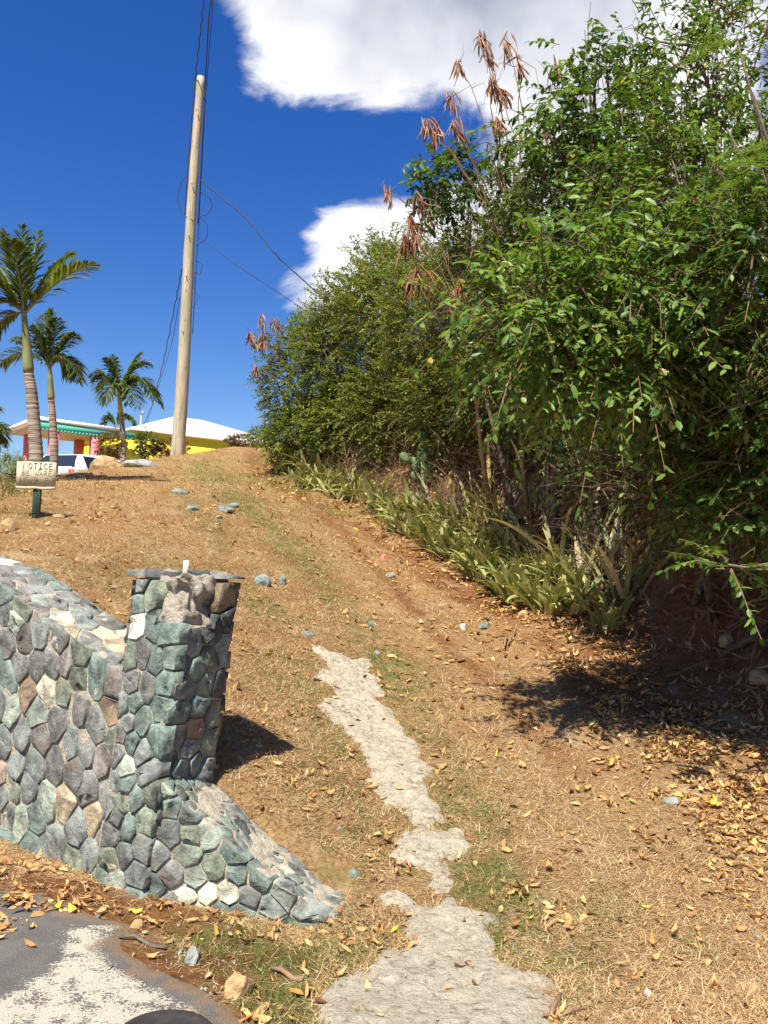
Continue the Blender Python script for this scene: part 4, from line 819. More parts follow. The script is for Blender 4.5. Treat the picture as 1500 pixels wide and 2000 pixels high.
def feathery():
    def tree(base, anchors, label, seed, nleaf=9, LL=.26):
        rr = np.random.default_rng(seed); t = thing('feathery_tree', base, label, 'tree', 'feathery leaved trees'); b = np.array(base); m = MB(); geos = []
        cen = np.mean(np.array([tuple(a) for a in anchors]), 0)
        for a in anchors:
            a = np.array(a); ts = np.linspace(0, 1, 10)[:, None]; mid = (b + cen) / 2 * .6 + a * .4 + rr.normal(0, .1, 3); path = (1 - ts) ** 2 * b + 2 * ts * (1 - ts) * mid + ts ** 2 * a; m.tube(path - b, np.linspace(.022, .005, 10), 6)
            for _ in range(nleaf):
                s = path[rr.integers(5, 10)] + rr.normal(0, .04, 3); d = unit(rr.normal(0, 1, 3) * np.array([1, 1, .5]) + np.array([-.3, -.2, -.1])); l = LL * rr.uniform(.7, 1.3)
                npn = 8; tt = np.linspace(.2, 1, npn)
                for sgn in (-1, 1):
                    P0 = s + d * (l * tt)[:, None] - np.array([0, 0, 1.]) * (l * .45 * tt ** 2)[:, None]; sd = unit(np.cross(d, [0, 0, 1.])) * sgn; pl = l * .42 * np.sin(np.pi * (tt * .8 + .15))
                    D = unit(sd * .8 + d * .6 + np.array([0, 0, -.25]) + rr.normal(0, .1, (npn, 3)))
                    k = 12; q = np.linspace(.06, 1, k); LP = (P0[:, None] + D[:, None] * (pl[:, None] * q)[..., None]).reshape(-1, 3); DD = np.repeat(D, k, 0); up = np.array([0, 0, 1.])
                    sp = unit(np.cross(DD, up)); alt = np.tile(np.where(np.arange(k) % 2 == 0, 1., -1.), npn)[:, None]
                    n = len(LP); geos.append(leaf_geo(LP, sp * alt + DD * .5 + rr.normal(0, .12, (n, 3)), up + rr.normal(0, .25, (n, 3)), np.full(n, .022), np.full(n, .0075), np.clip(rr.normal(.5, .2, n), 0, 1), False))
        m.build('trunk', M['bark'], t, True); V, F_, r_ = join(geos); obj('crown', mesh_np('crown', V - b, F_, {'rnd': r_}), M['leaf_feather'], t, 'stuff')
    tree(bpt(3.3, 5.2), [at(1440, 80, 4.6), at(1470, 180, 4.4), at(1420, 250, 4.5), at(1490, 330, 4.2), at(1440, 420, 4.6), at(1500, 520, 4.2), at(1400, 330, 5.0), at(1500, 30, 4.5)], 'feathery leaved tree hanging in at the upper right edge', 700, 7)
    tree(bpt(2.9, 7.0), [at(1360, 470, 6.3), at(1310, 300, 6.6), at(1330, 170, 6.6)], 'slim feathery sapling among the glossy trees', 701, 5)
    c = at(30, 888, 16); tree((c.x, c.y, hz(c.x, c.y)), [at(20, 900, 16), at(48, 880, 15.6), at(35, 890, 15.4), at(55, 895, 16), at(8, 905, 15.5), at(40, 905, 16)], 'low feathery green plant left behind the thick palm', 702, 7, .40)
feathery()
def pods():
    def pod_tree(base, clusters, label, seed, size=.17):
        rr = np.random.default_rng(seed); t = thing('pod_tree', base, label, 'tree', 'bare trees hung with brown seed pods'); b = np.array(base); m = MB()
        A = [np.array(c) for c in clusters]; root = np.mean(A, 0) * .62 + b * .38 + np.array([.25, .1, -.1]); ts = np.linspace(0, 1, 10)[:, None]; mid = (b + root) / 2 + rr.normal(0, .15, 3)
        m.tube(((1 - ts) ** 2 * b + 2 * ts * (1 - ts) * mid + ts ** 2 * root) - b, np.linspace(.035, .018, 10), 7)
        for a in A:
            mid = root * .5 + a * .5 + np.array([.1, 0, .12]) + rr.normal(0, .14, 3); pa = (1 - ts) ** 2 * root + 2 * ts * (1 - ts) * mid + ts ** 2 * a; pa[2:-1] += rr.normal(0, .012, (7, 3)); m.tube(pa - b, np.linspace(.012, .0035, 10), 5)
            for _ in range(4):
                s = pa[rr.integers(4, 10)]; e = s + unit(rr.normal(size=3) + np.array([0, 0, .6])) * rr.uniform(.15, .45); m.tube([s - b, (s + e) / 2 + rr.normal(0, .03, 3) - b, e - b], [.005, .003, .0015], 4)
        m.build('branches', M['twig'], t, True)
        me = []
        for v in range(5):                      # flat curved pods, five shapes shared by all
            L = size * rr.uniform(.8, 1.15); w = .0115; cv = rr.normal(0, .12); tw_ = rr.normal(0, .9); k = 6; V = []
            for i in range(k):
                q = i / (k - 1); ww = w * (.25 if i in (0, k - 1) else 1); x = math.sin(q * 2.2) * cv * L; an = tw_ * q; ca, sa = math.cos(an), math.sin(an)
                for sx, sy in ((-ww, 0), (0, .003), (ww, 0), (0, -.003)): V.append((x + sx * ca - sy * sa, sx * sa + sy * ca, -q * L))
            Q = [(i * 4 + j, i * 4 + (j + 1) % 4, i * 4 + 4 + (j + 1) % 4, i * 4 + 4 + j) for i in range(k - 1) for j in range(4)]; mm = mesh_np('pod', V, [np.array(Q)], {'rnd': np.full(len(V), rr.random())}); mm.materials.append(M['pod']); me.append(mm)
        for a in A:
            for _ in range(int(rr.integers(12, 22))):
                o = obj('pod', me[int(rr.integers(0, 5))], None, t); o.location = a - b + rr.normal(0, .022, 3) + np.array([0, 0, rr.uniform(-.05, .08)])
                o.rotation_euler = (rr.normal(.0, .30), rr.normal(.22, .28), rr.normal(3.3, .9))
    d = 9.6
    pod_tree(bpix(1010, 10.2), [at(938, 70, d), at(950, 100, d), at(990, 85, d), at(895, 125, d), at(880, 190, d), at(962, 160, d), at(975, 180, 9.8), at(835, 240, d), at(888, 245, 9.4), at(850, 255, d), at(1015, 115, d), at(1085, 125, 9.4), at(965, 240, d), at(1060, 235, 9.4), at(755, 370, 9.9)], 'leafless tree with brown pods against the big grey cloud', 801, .20)
    pod_tree(bpix(890, 11.0), [at(800, 430, d), at(812, 455, 9.6), at(790, 470, 9.8), at(815, 530, 9.4), at(800, 545, 9.6), at(830, 540, 9.5), at(895, 555, 9.4), at(880, 570, 9.5), at(930, 485, 9.6), at(815, 385, 9.9)], 'drooping branches of brown pods over the olive shrubs', 802, .24)
    pod_tree(bpix(580, 17.4), [at(508, 622, 17), at(512, 650, 17), at(535, 630, 17), at(488, 655, 17), at(495, 665, 17), at(512, 668, 17), at(500, 718, 17), at(860, 315, 12)][:7], 'small leafless tree with reddish pods at the left end of thicket', 803, .22)
pods()
def undergrowth():
    rr = np.random.default_rng(900)
    # dry tangle under the thicket
    n = 8500; y = 4.6 + 14.5 * rr.random(n) ** 1.35; dx = rr.uniform(.12, 2.0, n); x = bank_x(y) + dx; z = height(x, y); h = rr.uniform(.05, 1.5, n) * np.clip(dx * 1.2, .15, 1)
    A = np.stack([x, y, z + rr.random(n) * h], 1); d = unit(rr.normal(size=(n, 3)) + np.array([-.15, -.2, .55])); l = rr.uniform(.15, .75, (n, 1)); keep = (y > 8.2) | (rr.random(n) < .22); A, d, l = A[keep], d[keep], l[keep]; C2 = A + d * l - np.array([0, 0, .12]) * l; Bm = A + d * l * .5
    V, F_ = strips(A, Bm, C2, .0042, .0015); obj('dry_undergrowth', mesh_np('dry_undergrowth', V, [F_]), M['twig'], None, 'stuff', 'dry tangled twigs under the thicket')
    n = 13000; y = 4.6 + 14 * rr.random(n) ** 1.3; dx = rr.uniform(.0, 1.8, n); x = bank_x(y) + dx; z = height(x, y); P = np.stack([x, y, z + rr.random(n) ** 2 * .65 * np.clip(dx, .05, 1)], 1)
    g = leaf_geo(P, rr.normal(0, .6, (n, 3)) - np.array([0, 0, .5]), rr.normal(size=(n, 3)), rr.uniform(.05, .16, n) * np.where((y > 8.0) | (rr.random(n) < .3), 1, .02), rr.uniform(.012, .03, n), rr.random(n), True)
    obj('hanging_dry_leaves', mesh_np('hanging_dry_leaves', g[0], g[1], {'rnd': g[2]}), M['deadleaf'], None, 'stuff', 'withered leaves caught in the undergrowth on the bank')
undergrowth()
def strap_plants():
    rr = np.random.default_rng(950)
    def strap_mesh(L, Wd, bend, tone, twist, k=6, fold=.25):
        V = []; r_ = []
        for i in range(k):
            q = i / (k - 1); a = 1.25 - bend * q; w = Wd * (math.sin(math.pi * (.18 + .80 * q)) ** .6 if i < k - 1 else .06) / 2
            xx = sum(math.cos(1.25 - bend * (j + .5) / (k - 1)) for j in range(i)) * L / (k - 1); zz = sum(math.sin(1.25 - bend * (j + .5) / (k - 1)) for j in range(i)) * L / (k - 1); tw_ = twist * q
            V += [(xx, -w * math.cos(tw_), zz + w * fold - w * math.sin(tw_)), (xx, 0, zz), (xx, w * math.cos(tw_), zz + w * fold + w * math.sin(tw_))]; r_ += [min(1, tone + (.25 if i == k - 1 else 0))] * 3
        Q = [(i * 3 + j, i * 3 + j + 1, i * 3 + 4 + j, i * 3 + 3 + j) for i in range(k - 1) for j in (0, 1)]; return mesh_np('leaf', V, [np.array(Q)], {'rnd': r_}, True)
    variants = []
    for i in range(14): m_ = strap_mesh(rr.uniform(.28, .46), rr.uniform(.040, .058), rr.uniform(.3, 1.9), float(np.clip(rr.normal(.50, .22), 0, .95)), rr.normal(0, .3)); m_.materials.append(M['strap']); variants.append(m_)
    lowe = [(555, 930), (600, 955), (640, 972), (720, 988), (760, 1025), (830, 1072), (900, 1112), (960, 1152), (1010, 1190), (1080, 1204), (1140, 1196)]
    uppe = [(555, 905), (600, 915), (640, 928), (720, 958), (760, 985), (830, 990), (900, 1005), (960, 1030), (1010, 1062), (1080, 1095), (1140, 1140)]
    edge = []
    for u in range(560, 1140, 15):
        lo_ = np.interp(u, *zip(*lowe)); up_ = np.interp(u, *zip(*uppe)); kk = max(1, int((lo_ - up_) / 34) + 1)
        for q in range(kk): edge.append((u + rr.uniform(-9, 9), lo_ + (up_ - lo_) * min(1, (q + rr.uniform(0, .5)) / kk)))
    edge += [(1180, 1230), (1205, 1215), (1160, 1190)]
    words = ['far', 'middle', 'near']
    for i, (u, v) in enumerate(edge):
        g = gp(u, v); far = g.y > 12
        if u > 1150: lab = 'dull strap leaved clump in the shade below the bank'
        elif far: lab = 'strap leaved clump edging the upper path under the thicket'
        elif v > 1120: lab = 'dense green strap leaved clump at the near end of the border'
        else: lab = 'strap leaved clump in the middle of the border by the ditch'
        t = thing('strap_leaf_plant', g - Vector((0, 0, .02)), lab, 'plant', 'strap leaved plants ' + ('by the upper path' if far else 'in the shade' if u > 1150 else 'at the near end' if v > 1120 else 'by the ditch'), rr.uniform(0, 6.28))
        sc = rr.uniform(.85, 1.25) * (1.1 if far else 1.)
        for k in range(int(rr.integers(13, 19))):
            o = obj('leaf', variants[int(rr.integers(0, 14))], None, t); a = rr.uniform(0, 6.28); q = rr.uniform(0, .15); o.location = (math.cos(a) * q, math.sin(a) * q, rr.uniform(0, .03)); o.rotation_euler = (rr.normal(0, .2), rr.normal(0, .3), a); s = sc * rr.uniform(.75, 1.2); o.scale = (s, s, s)
    # tall snake plants: long upright blades, many of them yellow or dry
    tall = [(870, 1000, 14), (925, 1015, 15), (980, 1040, 16), (1035, 1070, 16), (1085, 1100, 16), (1140, 1140, 16), (1180, 1165, 16), (1225, 1165, 14), (960, 985, 14), (1050, 1010, 15), (1150, 1070, 15)]
    labs = ['farthest tall snake plant beside the cactus', 'snake plant with leaning grey green blades right of cactus', 'snake plant with yellow blades under the olive shrub', 'tall snake plant in the middle of the row', 'snake plant with dried pale blades below the dark shrub', 'snake plant with twisted blades near the soil bank', 'snake plant with broad blades at the near end of the row', 'snake plant half hidden in shade nearest the soil bank', 'snake plant higher on the bank behind the yellow blades', 'snake plant higher on the bank under the glossy branches', 'dry snake plant high on the bank near the shaded soil']
    for (u, v, n), lab in zip(tall, labs):
        g = gp(u, v); t = thing('snake_plant', g - Vector((0, 0, .02)), lab, 'plant', 'tall snake plants on the bank')
        for k in range(n):
            m_ = strap_mesh(rr.uniform(.45, 1.05), rr.uniform(.042, .072), rr.uniform(-.2, 1.3), float(rr.choice([.25, .4, .5, .65, .85, .95, 1.0, 1.0])), rr.normal(0, .7), 8, .3); m_.materials.append(M['sansev'])
            o = obj('leaf', m_, None, t); a = rr.uniform(0, 6.28) if k % 2 else rr.normal(.3, .6); q = rr.uniform(0, .26); o.location = (math.cos(a) * q, math.sin(a) * q, 0); o.rotation_euler = (rr.normal(0, .25), rr.normal(0, .2), a)
strap_plants()
def cactus(u, v, d, k, label, seed, pads):
    rr = np.random.default_rng(seed); g = gp(u, v) if d is None else Vector(bpix(u, d)); t = thing('prickly_pear', g, label, 'cactus', 'prickly pear cacti'); m = MB(); H = pads[0]; m.tube([(0, 0, -.05), (.02, 0, H * .5), (0, .01, H)], [.035 * k, .03 * k, .028 * k], 8); m.build('stem', M['cactus'], t, True)
    for (x, z, L, w, an, rz) in pads[1]:
        bm = bmesh.new(); bmesh.ops.create_icosphere(bm, subdivisions=2, radius=1)
        for q in bm.verts: s = 1 - .25 * max(0, -q.co.z); q.co = Vector((q.co.x * w * s, q.co.y * .018, (q.co.z + 1) * L / 2))
        me = bpy.data.meshes.new('pad'); bm.to_mesh(me); bm.free(); me.polygons.foreach_set('use_smooth', np.ones(len(me.polygons), bool)); o = obj('pad', me, M['cactus'], t); o.location = (x, 0, z); o.rotation_euler = (rr.normal(0, .15), an, rz)
cactus(822, 985, None, 1, 'prickly pear with broad pads on a tall stem before the thicket', 5, (.62, [(0, .58, .30, .085, .05, .2), (-.03, .50, .26, .08, -.7, -.1), (-.16, .62, .20, .07, -1.0, .2), (.03, .45, .22, .07, .7, .1), (.01, .84, .24, .075, -.15, .3), (-.02, .35, .18, .06, -.9, .2)]))
cactus(618, 918, None, 1.3, 'tall prickly pear with hanging pads at the far thicket end', 6, (.55, [(0, .5, .34, .10, .15, .2), (.06, .78, .32, .09, .8, -.1), (-.02, .75, .28, .08, -.5, .2), (.05, .4, .26, .08, 1.9, .1)]))
print('plants done', round(time.time() - _T0, 1))

# ------------------------------------------------------------------ palms
def palm(base, path, radii, shaft_from, crown, fronds, label, seed, shaft='crownshaft', leafW=.03, dens=46, tone=.5, dl=.4):
    """path: world points of the trunk; fronds: (tip world point, arch height, width of leaflets)"""
    rr = np.random.default_rng(seed); t = thing('palm_tree', base, label, 'palm tree', 'palm trees on the crest'); b = np.array(base)
    P = np.array([tuple(p) for p in path]); k = len(P); q = np.linspace(0, 1, 90); cum = np.linspace(0, 1, k); PP = np.stack([np.interp(q, cum, P[:, i]) for i in range(3)], 1); RR = np.interp(q, cum, radii)
    for _ in range(12): PP[1:-1] = (PP[:-2] + PP[1:-1] * 2 + PP[2:]) / 4
    RR = RR * (1 + .035 * np.sign(np.sin(q * 150)) * (q < .97)); m = MB(); m.tube(PP - b, RR, 12); m.build('trunk', M['palmbark'], t, True)
    c = np.array(crown); s = PP[-1]; ts = np.linspace(0, 1, 12)[:, None]; sp = s * (1 - ts) + c * ts; m = MB(); m.tube(sp - b, np.interp(ts[:, 0], [0, .08, .25, 1], [radii[-1] * 1.0, radii[-1] * 1.18, radii[-1] * 1.05, radii[-1] * .45]), 12); m.build('crownshaft', M[shaft], t, True)
    for fi, (tip, arch, wl) in enumerate(fronds):
        tip = np.array(tip); n = dens; start = c - (c - s) * .12; span = np.linalg.norm(tip - start); ctl = start * .45 + tip * .55 + np.array([0, 0, arch])
        tt = np.linspace(0, 1, n + 6)[:, None]; cur = (1 - tt) ** 2 * start + 2 * tt * (1 - tt) * ctl + tt ** 2 * tip; tan = unit(np.gradient(cur, axis=0)); m = MB(); m.tube(cur - b, np.linspace(.016, .003, n + 6) * (span / 1.2 + .3), 5); fr = m.build('frond', M['crownshaft'], t, True)
        qv = tt[6:, 0]; A = cur[6:]; T = tan[6:]; up = np.array([0, 0, 1.]); side = unit(np.cross(T, up) + rr.normal(0, .05, T.shape)); geos = []
        for sg in (-1, 1):
            ln = wl * 1.3 * np.clip(np.sin(np.pi * (qv * .82 + .12)), .25, 1) * rr.uniform(.85, 1.1, n); D = unit(side * sg * .75 + T * .65 + up * rr.normal(.22, .12, (n, 1))); S = unit(np.cross(D, up) + rr.normal(0, .2, D.shape)); w = leafW * 1.45 * rr.uniform(.75, 1.15, n)
            dn = -up * (ln * dl * rr.uniform(.6, 1.3, n))[:, None]; mid = A + D * (ln * .5)[:, None] + dn * .22; tp = A + D * (ln * .93)[:, None] + dn
            V = np.stack([A - S * w[:, None] * .25, A + S * w[:, None] * .25, mid + S * w[:, None] * .5, mid - S * w[:, None] * .5, tp], 1).reshape(-1, 3); i = np.arange(n)[:, None] * 5
            geos.append((V, [i + np.array([[0, 1, 2, 3]]), i + np.array([[3, 2, 4]])], np.repeat(np.clip(rr.normal(tone, .2, n), 0, 1), 5)))
        V, F_, r_ = join(geos); obj('leaflets', mesh_np('leaflets', V - b, F_, {'rnd': r_}), M['palm'], fr)
def palms():
    d = 13.5; g = at(72, 930, d); base = Vector((g.x, g.y, hz(g.x, g.y)))
    palm(base, [base - Vector((0, 0, .1)), at(71, 890, d), at(66, 820, d), at(61, 760, d), at(56, 730, d)], [.118, .108, .098, .088, .075], None, at(46, 598, d), [(at(186, 516, d - .2), .28, .42), (at(140, 500, d + .5), .35, .42), (at(42, 440, d - .2), .05, .36), (at(10, 452, d + .2), .10, .40), (at(75, 452, d + .3), .1, .34), (at(-60, 540, d - .5), .35, .42), (at(-90, 480, d + .2), .2, .45), (at(-50, 620, d - .3), .45, .38), (at(-25, 500, d + .6), .25, .42), (at(22, 470, d - .6), .22, .42), (at(-40, 700, d + .2), .55, .3)], 'thick ringed palm with wind swept dark crown at left edge', 71, leafW=.028, dens=50, tone=.52, dl=.25)
    d = 19.5; g = at(107, 912, d); base = Vector((g.x, g.y, hz(g.x, g.y)))
    palm(base, [base - Vector((0, 0, .3)), at(106, 880, d), at(103, 820, d), at(100, 782, d)], [.10, .092, .084, .07], None, at(97, 712, d), [(at(96, 605, d), .08, .5), (at(85, 620, d + .4), .1, .5), (at(112, 622, d - .3), .12, .45), (at(148, 655, d), .25, .5), (at(154, 745, d - .2), .75, .5), (at(140, 740, d + .5), .7, .45), (at(-2, 712, d), .62, .5), (at(30, 668, d + .5), .5, .45), (at(60, 640, d - .3), .2, .5)], 'thinner palm with green crownshaft right of the thick palm', 72, leafW=.036, dens=46, tone=.45)
    d = 23.5; g = at(242, 880, d); base = Vector((g.x, g.y, hz(g.x, g.y)))
    palm(base, [base - Vector((0, 0, .5)), at(242, 870, d), at(239, 835, d), at(236, 806, d)], [.08, .075, .07, .065], None, at(231, 762, d), [(at(316, 792, d), .95, .5), (at(300, 780, d - .5), 1.0, .5), (at(291, 712, d), .5, .45), (at(275, 690, d + .3), .25, .45), (at(180, 738, d), .5, .45), (at(205, 700, d - .3), .2, .4), (at(205, 790, d - .4), .75, .45), (at(268, 800, d - .6), .85, .45), (at(222, 695, d + .2), .1, .4), (at(185, 760, d + .4), .7, .4), (at(250, 790, d + .5), .9, .45)], 'palm with yellow crownshaft and drooping fronds before the house', 73, 'crownshaft_y', .040, 44, .5)
    d = 44; g = at(225, 880, d); base = Vector((g.x, g.y, hz(g.x, g.y)))
    palm(base, [base - Vector((0, 0, .3)), at(225, 900, d), at(226, 850, d)], [.12, .11, .1], None, at(226, 836, d), [(at(205, 820, d), .5, .6), (at(215, 812, d), .3, .6), (at(250, 815, d), .5, .6), (at(262, 830, d), .9, .6), (at(240, 810, d), .3, .6), (at(200, 840, d), .9, .6)], 'distant palm top showing above the porch roof', 74, leafW=.06, dens=30)
    d = 24; g = at(-45, 900, d); base = Vector((g.x, g.y, hz(g.x, g.y)))
    palm(base, [base - Vector((0, 0, .3)), at(-44, 900, d), at(-42, 870, d)], [.1, .09, .08], None, at(-40, 840, d), [(at(10, 868, d), .7, .5), (at(12, 845, d - .3), .5, .45), (at(-10, 800, d), .4, .5), (at(-50, 770, d), .2, .5), (at(-100, 840, d), .6, .5), (at(-4, 885, d + .3), .9, .5)], 'palm mostly beyond the left edge with one frond showing', 75, leafW=.045, dens=36)
palms()
print('palms done', round(time.time() - _T0, 1))

# ------------------------------------------------------------------ sign, pole, cables
def sign():
    g = gp(67, 1012); d = (g - EYE).dot(CAMR @ Vector((0, 0, -1))); k = d / F
    t = thing('notice_sign', g, 'weathered notice board on green steel post at left', 'sign'); w, h = 78 * k, 54 * k; zb = 56 * k; pw = 17 * k
    rz = -.06; t.rotation_euler.z = rz
    m = MB(); dp = pw * .42
    m.box((0, 0, zb * .5 + h * .4 - .06), (pw * .62, .006, zb + h * .8 + .12)); m.build('post_web', M['postgreen'], t)
    for s in (-1, 1):
        m = MB(); zc = zb * .5 + h * .4 - .06; zh = zb + h * .8 + .12
        m.hexa([(s * pw * .31, -.003, zc - zh / 2), (s * pw * .31, .004, zc - zh / 2), (s * pw * .5, dp, zc - zh / 2), (s * pw * .5 , dp - .007, zc - zh / 2)] + [(s * pw * .31, -.003, zc + zh / 2), (s * pw * .31, .004, zc + zh / 2), (s * pw * .5, dp, zc + zh / 2), (s * pw * .5, dp - .007, zc + zh / 2)]); m.build('post_flange', M['postgreen'], t)
    for i in range(10):
        m = MB(); m.tube([(0, -.0048, .02 + i * zb / 10), (0, -.0032, .02 + i * zb / 10)], .006, 8); m.build('bolt_hole', M['hole'], t)
    yb = -.012; bo = []
    n = 9; xs_ = np.linspace(-w / 2, w / 2, n); m = MB()
    for (z0, z1) in ((zb, zb + h * .10), (zb + h * .105, zb + h)):
        m = MB(); V = []
        for y_ in (yb - .009, yb + .006):
            for z_ in (z0, z1):
                for x_ in xs_: V.append((x_, y_ + .004 * math.sin(x_ * 9), z_ + .003 * math.sin(x_ * 31 + z_ * 7)))
        a = np.arange(n - 1); q = [(i, i + 1, n + i + 1, n + i) for i in a] + [(2 * n + i + 1, 2 * n + i, 3 * n + i, 3 * n + i + 1) for i in a] + [(n + i, n + i + 1, 3 * n + i + 1, 3 * n + i) for i in a] + [(i + 1, i, 2 * n + i, 2 * n + i + 1) for i in a] + [(0, n, 3 * n, 2 * n), (n - 1, 3 * n - 1, 4 * n - 1, 2 * n - 1)]
        m.add(V, q); bo.append(m.build('board', M['board'], t))
    # hand lettering as thin raised strokes: letters in a unit box
    G = {'N': [[(0, 0), (.05, 1), (.9, .05), (.95, 1)]], 'O': [[(.5, 0), (.05, .3), (.05, .75), (.5, 1), (.95, .7), (.95, .3), (.5, 0)]], 'T': [[(0, .95), (1, 1)], [(.5, 1), (.5, 0)]], 'I': [[(.1, 1), (.9, 1)], [(.5, 1), (.5, 0)], [(0, 0), (1, .05)]], 'C': [[(.9, .9), (.4, 1), (.05, .6), (.1, .2), (.5, 0), (1, .12)]], 'E': [[(.9, 1), (.1, .95), (.05, .05), (1, 0)], [(.08, .5), (.8, .52)]], 'B': [[(.1, 0), (.1, 1), (.8, .9), (.75, .6), (.15, .52), (.85, .42), (.85, .1), (.1, 0)]], 'W': [[(0, 1), (.25, 0), (.5, .7), (.75, 0), (1, 1)]], 'A': [[(0, 0), (.5, 1), (1, 0)], [(.2, .4), (.8, .4)]], 'R': [[(.05, 0), (.1, 1), (.85, .9), (.8, .55), (.1, .5), (.95, 0)]], 'F': [[(.05, 0), (.1, 1), (.95, 1)], [(.1, .5), (.75, .52)]], 'D': [[(.1, 0), (.1, 1), (.7, .9), (.95, .5), (.75, .1), (.1, 0)]]}
    def write(text, x0, x1, z0, z1, mat, r):
        n_ = len(text); cw = (x1 - x0) / n_
        for i, ch in enumerate(text):
            if ch == ' ': continue
            m = MB()
            for st in G[ch]:
                P = [(x0 + cw * (i + .12 + .70 * a), yb - .0118 + .004 * math.sin((x0 + cw * (i + .4)) * 9), z0 + (z1 - z0) * b_) for a, b_ in st]; m.tube(P, r, 4)
            m.build('letter', mat, t)
    write('NOTICE', -w * .34, w * .44, zb + h * .74, zb + h * .95, M['ink'], .0036)
    write('BE WARE', -w * .37, w * .42, zb + h * .50, zb + h * .68, M['inkfaint'], .0028)
    write('NE IN E', -w * .40, w * .34, zb + h * .26, zb + h * .44, M['inkfaint'], .0028)
    for (x_, z_) in ((.09, .71), (.02, .33), (.02, .05)):
        m = MB(); m.tube([(w * x_, yb - .012, zb + h * z_), (w * x_, yb - .006, zb + h * z_)], .006, 8); m.build('bolt', M['hole'], t)
sign()
PD = 21.0
def pole_cables():
    base = at(347, 866, PD); bz = hz(base.x, base.y); top = at(391, 150, PD); g = Vector((base.x, base.y, bz))
    t = thing('utility_pole', g, 'leaning weathered wooden utility pole on the crest', 'pole'); ts = np.linspace(0, 1, 40)[:, None]; a = np.array(g) - np.array([.0, 0, .3]); P = a + (np.array(top) - a) * ts; P[:, 0] += .02 * np.sin(ts[:, 0] * 7); m = MB(); m.tube(P - np.array(g), np.linspace(.175, .09, 40) * (1 + .02 * np.sin(ts[:, 0] * 60)), 16); m.build('pole_shaft', M['pole'], t, True)
    axis_ = (top - base); 
    def on(f, du=0, dd=0): p = base + axis_ * f; return p + Vector((du, dd, 0))
    for f in (.56, .45, .70, .3, .9): m = MB(); p = on(f, .0, -.15) - g; m.tube([p, p + Vector((0, -.06, 0))], .014, 8); m.build('bolt', M['greymetal'], t)
    def cable(P, r, label, wig=0.0, mat='cable', n=60, sag=0.0):
        P = np.array([tuple(p) for p in P]); k = len(P); s = np.linspace(0, 1, n); c = np.linspace(0, 1, k); Q = np.stack([np.interp(s, c, P[:, i]) for i in range(3)], 1)
        for _ in range(int(n / 12) if k > 2 else 0): Q[1:-1] = (Q[:-2] + Q[1:-1] * 2 + Q[2:]) / 4
        Q[:, 2] -= sag * 4 * s * (1 - s)
        if wig: wig *= .7; Q[:, 0] += wig * np.sin(s * n * .9) * np.sin(s * math.pi) ** .3; Q[:, 2] += wig * .6 * np.sin(s * n * .73 + 1)
        m = MB(); m.tube(Q, r * .66, 6); m.build('cable', M[mat], None, True, label=label, cat='cable', group='cables on the pole')
    cable([on(.62, -.16, -.02), on(.75, -.15, -.05), on(.9, -.13, -.05), on(1.0, -.10, -.06), at(392, 60, 19.5), at(400, -15, 17.5), at(425, -400, 12), at(480, -1500, 6)], .021, 'twisted cable running down the left side of the pole top', .018, n=150)
    cable([on(.60, .17, -.02), on(.8, .15, 0), on(1.0, .13, 0), at(408, 30, 19), at(414, -10, 18), at(450, -500, 11), at(520, -1600, 6)], .022, 'thick straight cable rising past the right of the pole top', n=80)
    cable([on(.30, .20, .0), on(.6, .18, .02), on(.85, .16, .02), on(1.0, .17, 0), at(416, 0, 18.5), at(462, -500, 11), at(540, -1600, 6)], .015, 'thin cable down the right side of the pole', n=80)
    cable([on(.72, .15, 0), at(480, 425, 20), at(540, 500, 19), at(602, 556, 18), at(680, 625, 16.6), at(760, 690, 15.5)], .020, 'upper service cable running from pole into the thicket', .012, n=110)
    cable([on(.565, .16, 0), at(480, 530, 20), at(572, 590, 18.4), at(640, 640, 17), at(700, 690, 16)], .011, 'thin lower wire running from pole into the thicket', n=60)
    cable([on(.475, -.16, 0), at(343, 590, 22.5), at(325, 680, 26), at(310, 745, 30), at(296, 795, 34), at(280, 832, 38.5)], .019, 'twisted service cable from the pole down to the house', .02, n=90)
    cable([on(.40, -.16, 0), at(336, 670, 23.5), at(322, 715, 28), at(305, 770, 32), at(286, 828, 38)], .012, 'thin service wire beside the twisted cable to the house', n=50)
    cable([on(.73, -.14, -.05), on(.71, -.28, -.08), on(.66, -.36, -.08), on(.62, -.22, -.1), on(.60, .12, -.14)], .012, 'loose wire loop on the left of the pole', n=50)
    cable([on(.69, .15, 0), on(.67, .42, 0), on(.65, .5, 0), on(.625, .38, 0), on(.62, .18, 0), on(.60, .40, 0), on(.56, .42, 0), on(.54, .16, 0)], .013, 'tangled grey wire loops on the right of the pole', n=80)
    cable([on(.50, .15, 0), on(.49, .34, 0), on(.46, .30, 0), on(.47, .15, 0), on(.42, .16, 0), on(.40, .30, 0), on(.37, .17, 0)], .010, 'small curled wire end lower on the pole', n=60)
pole_cables()

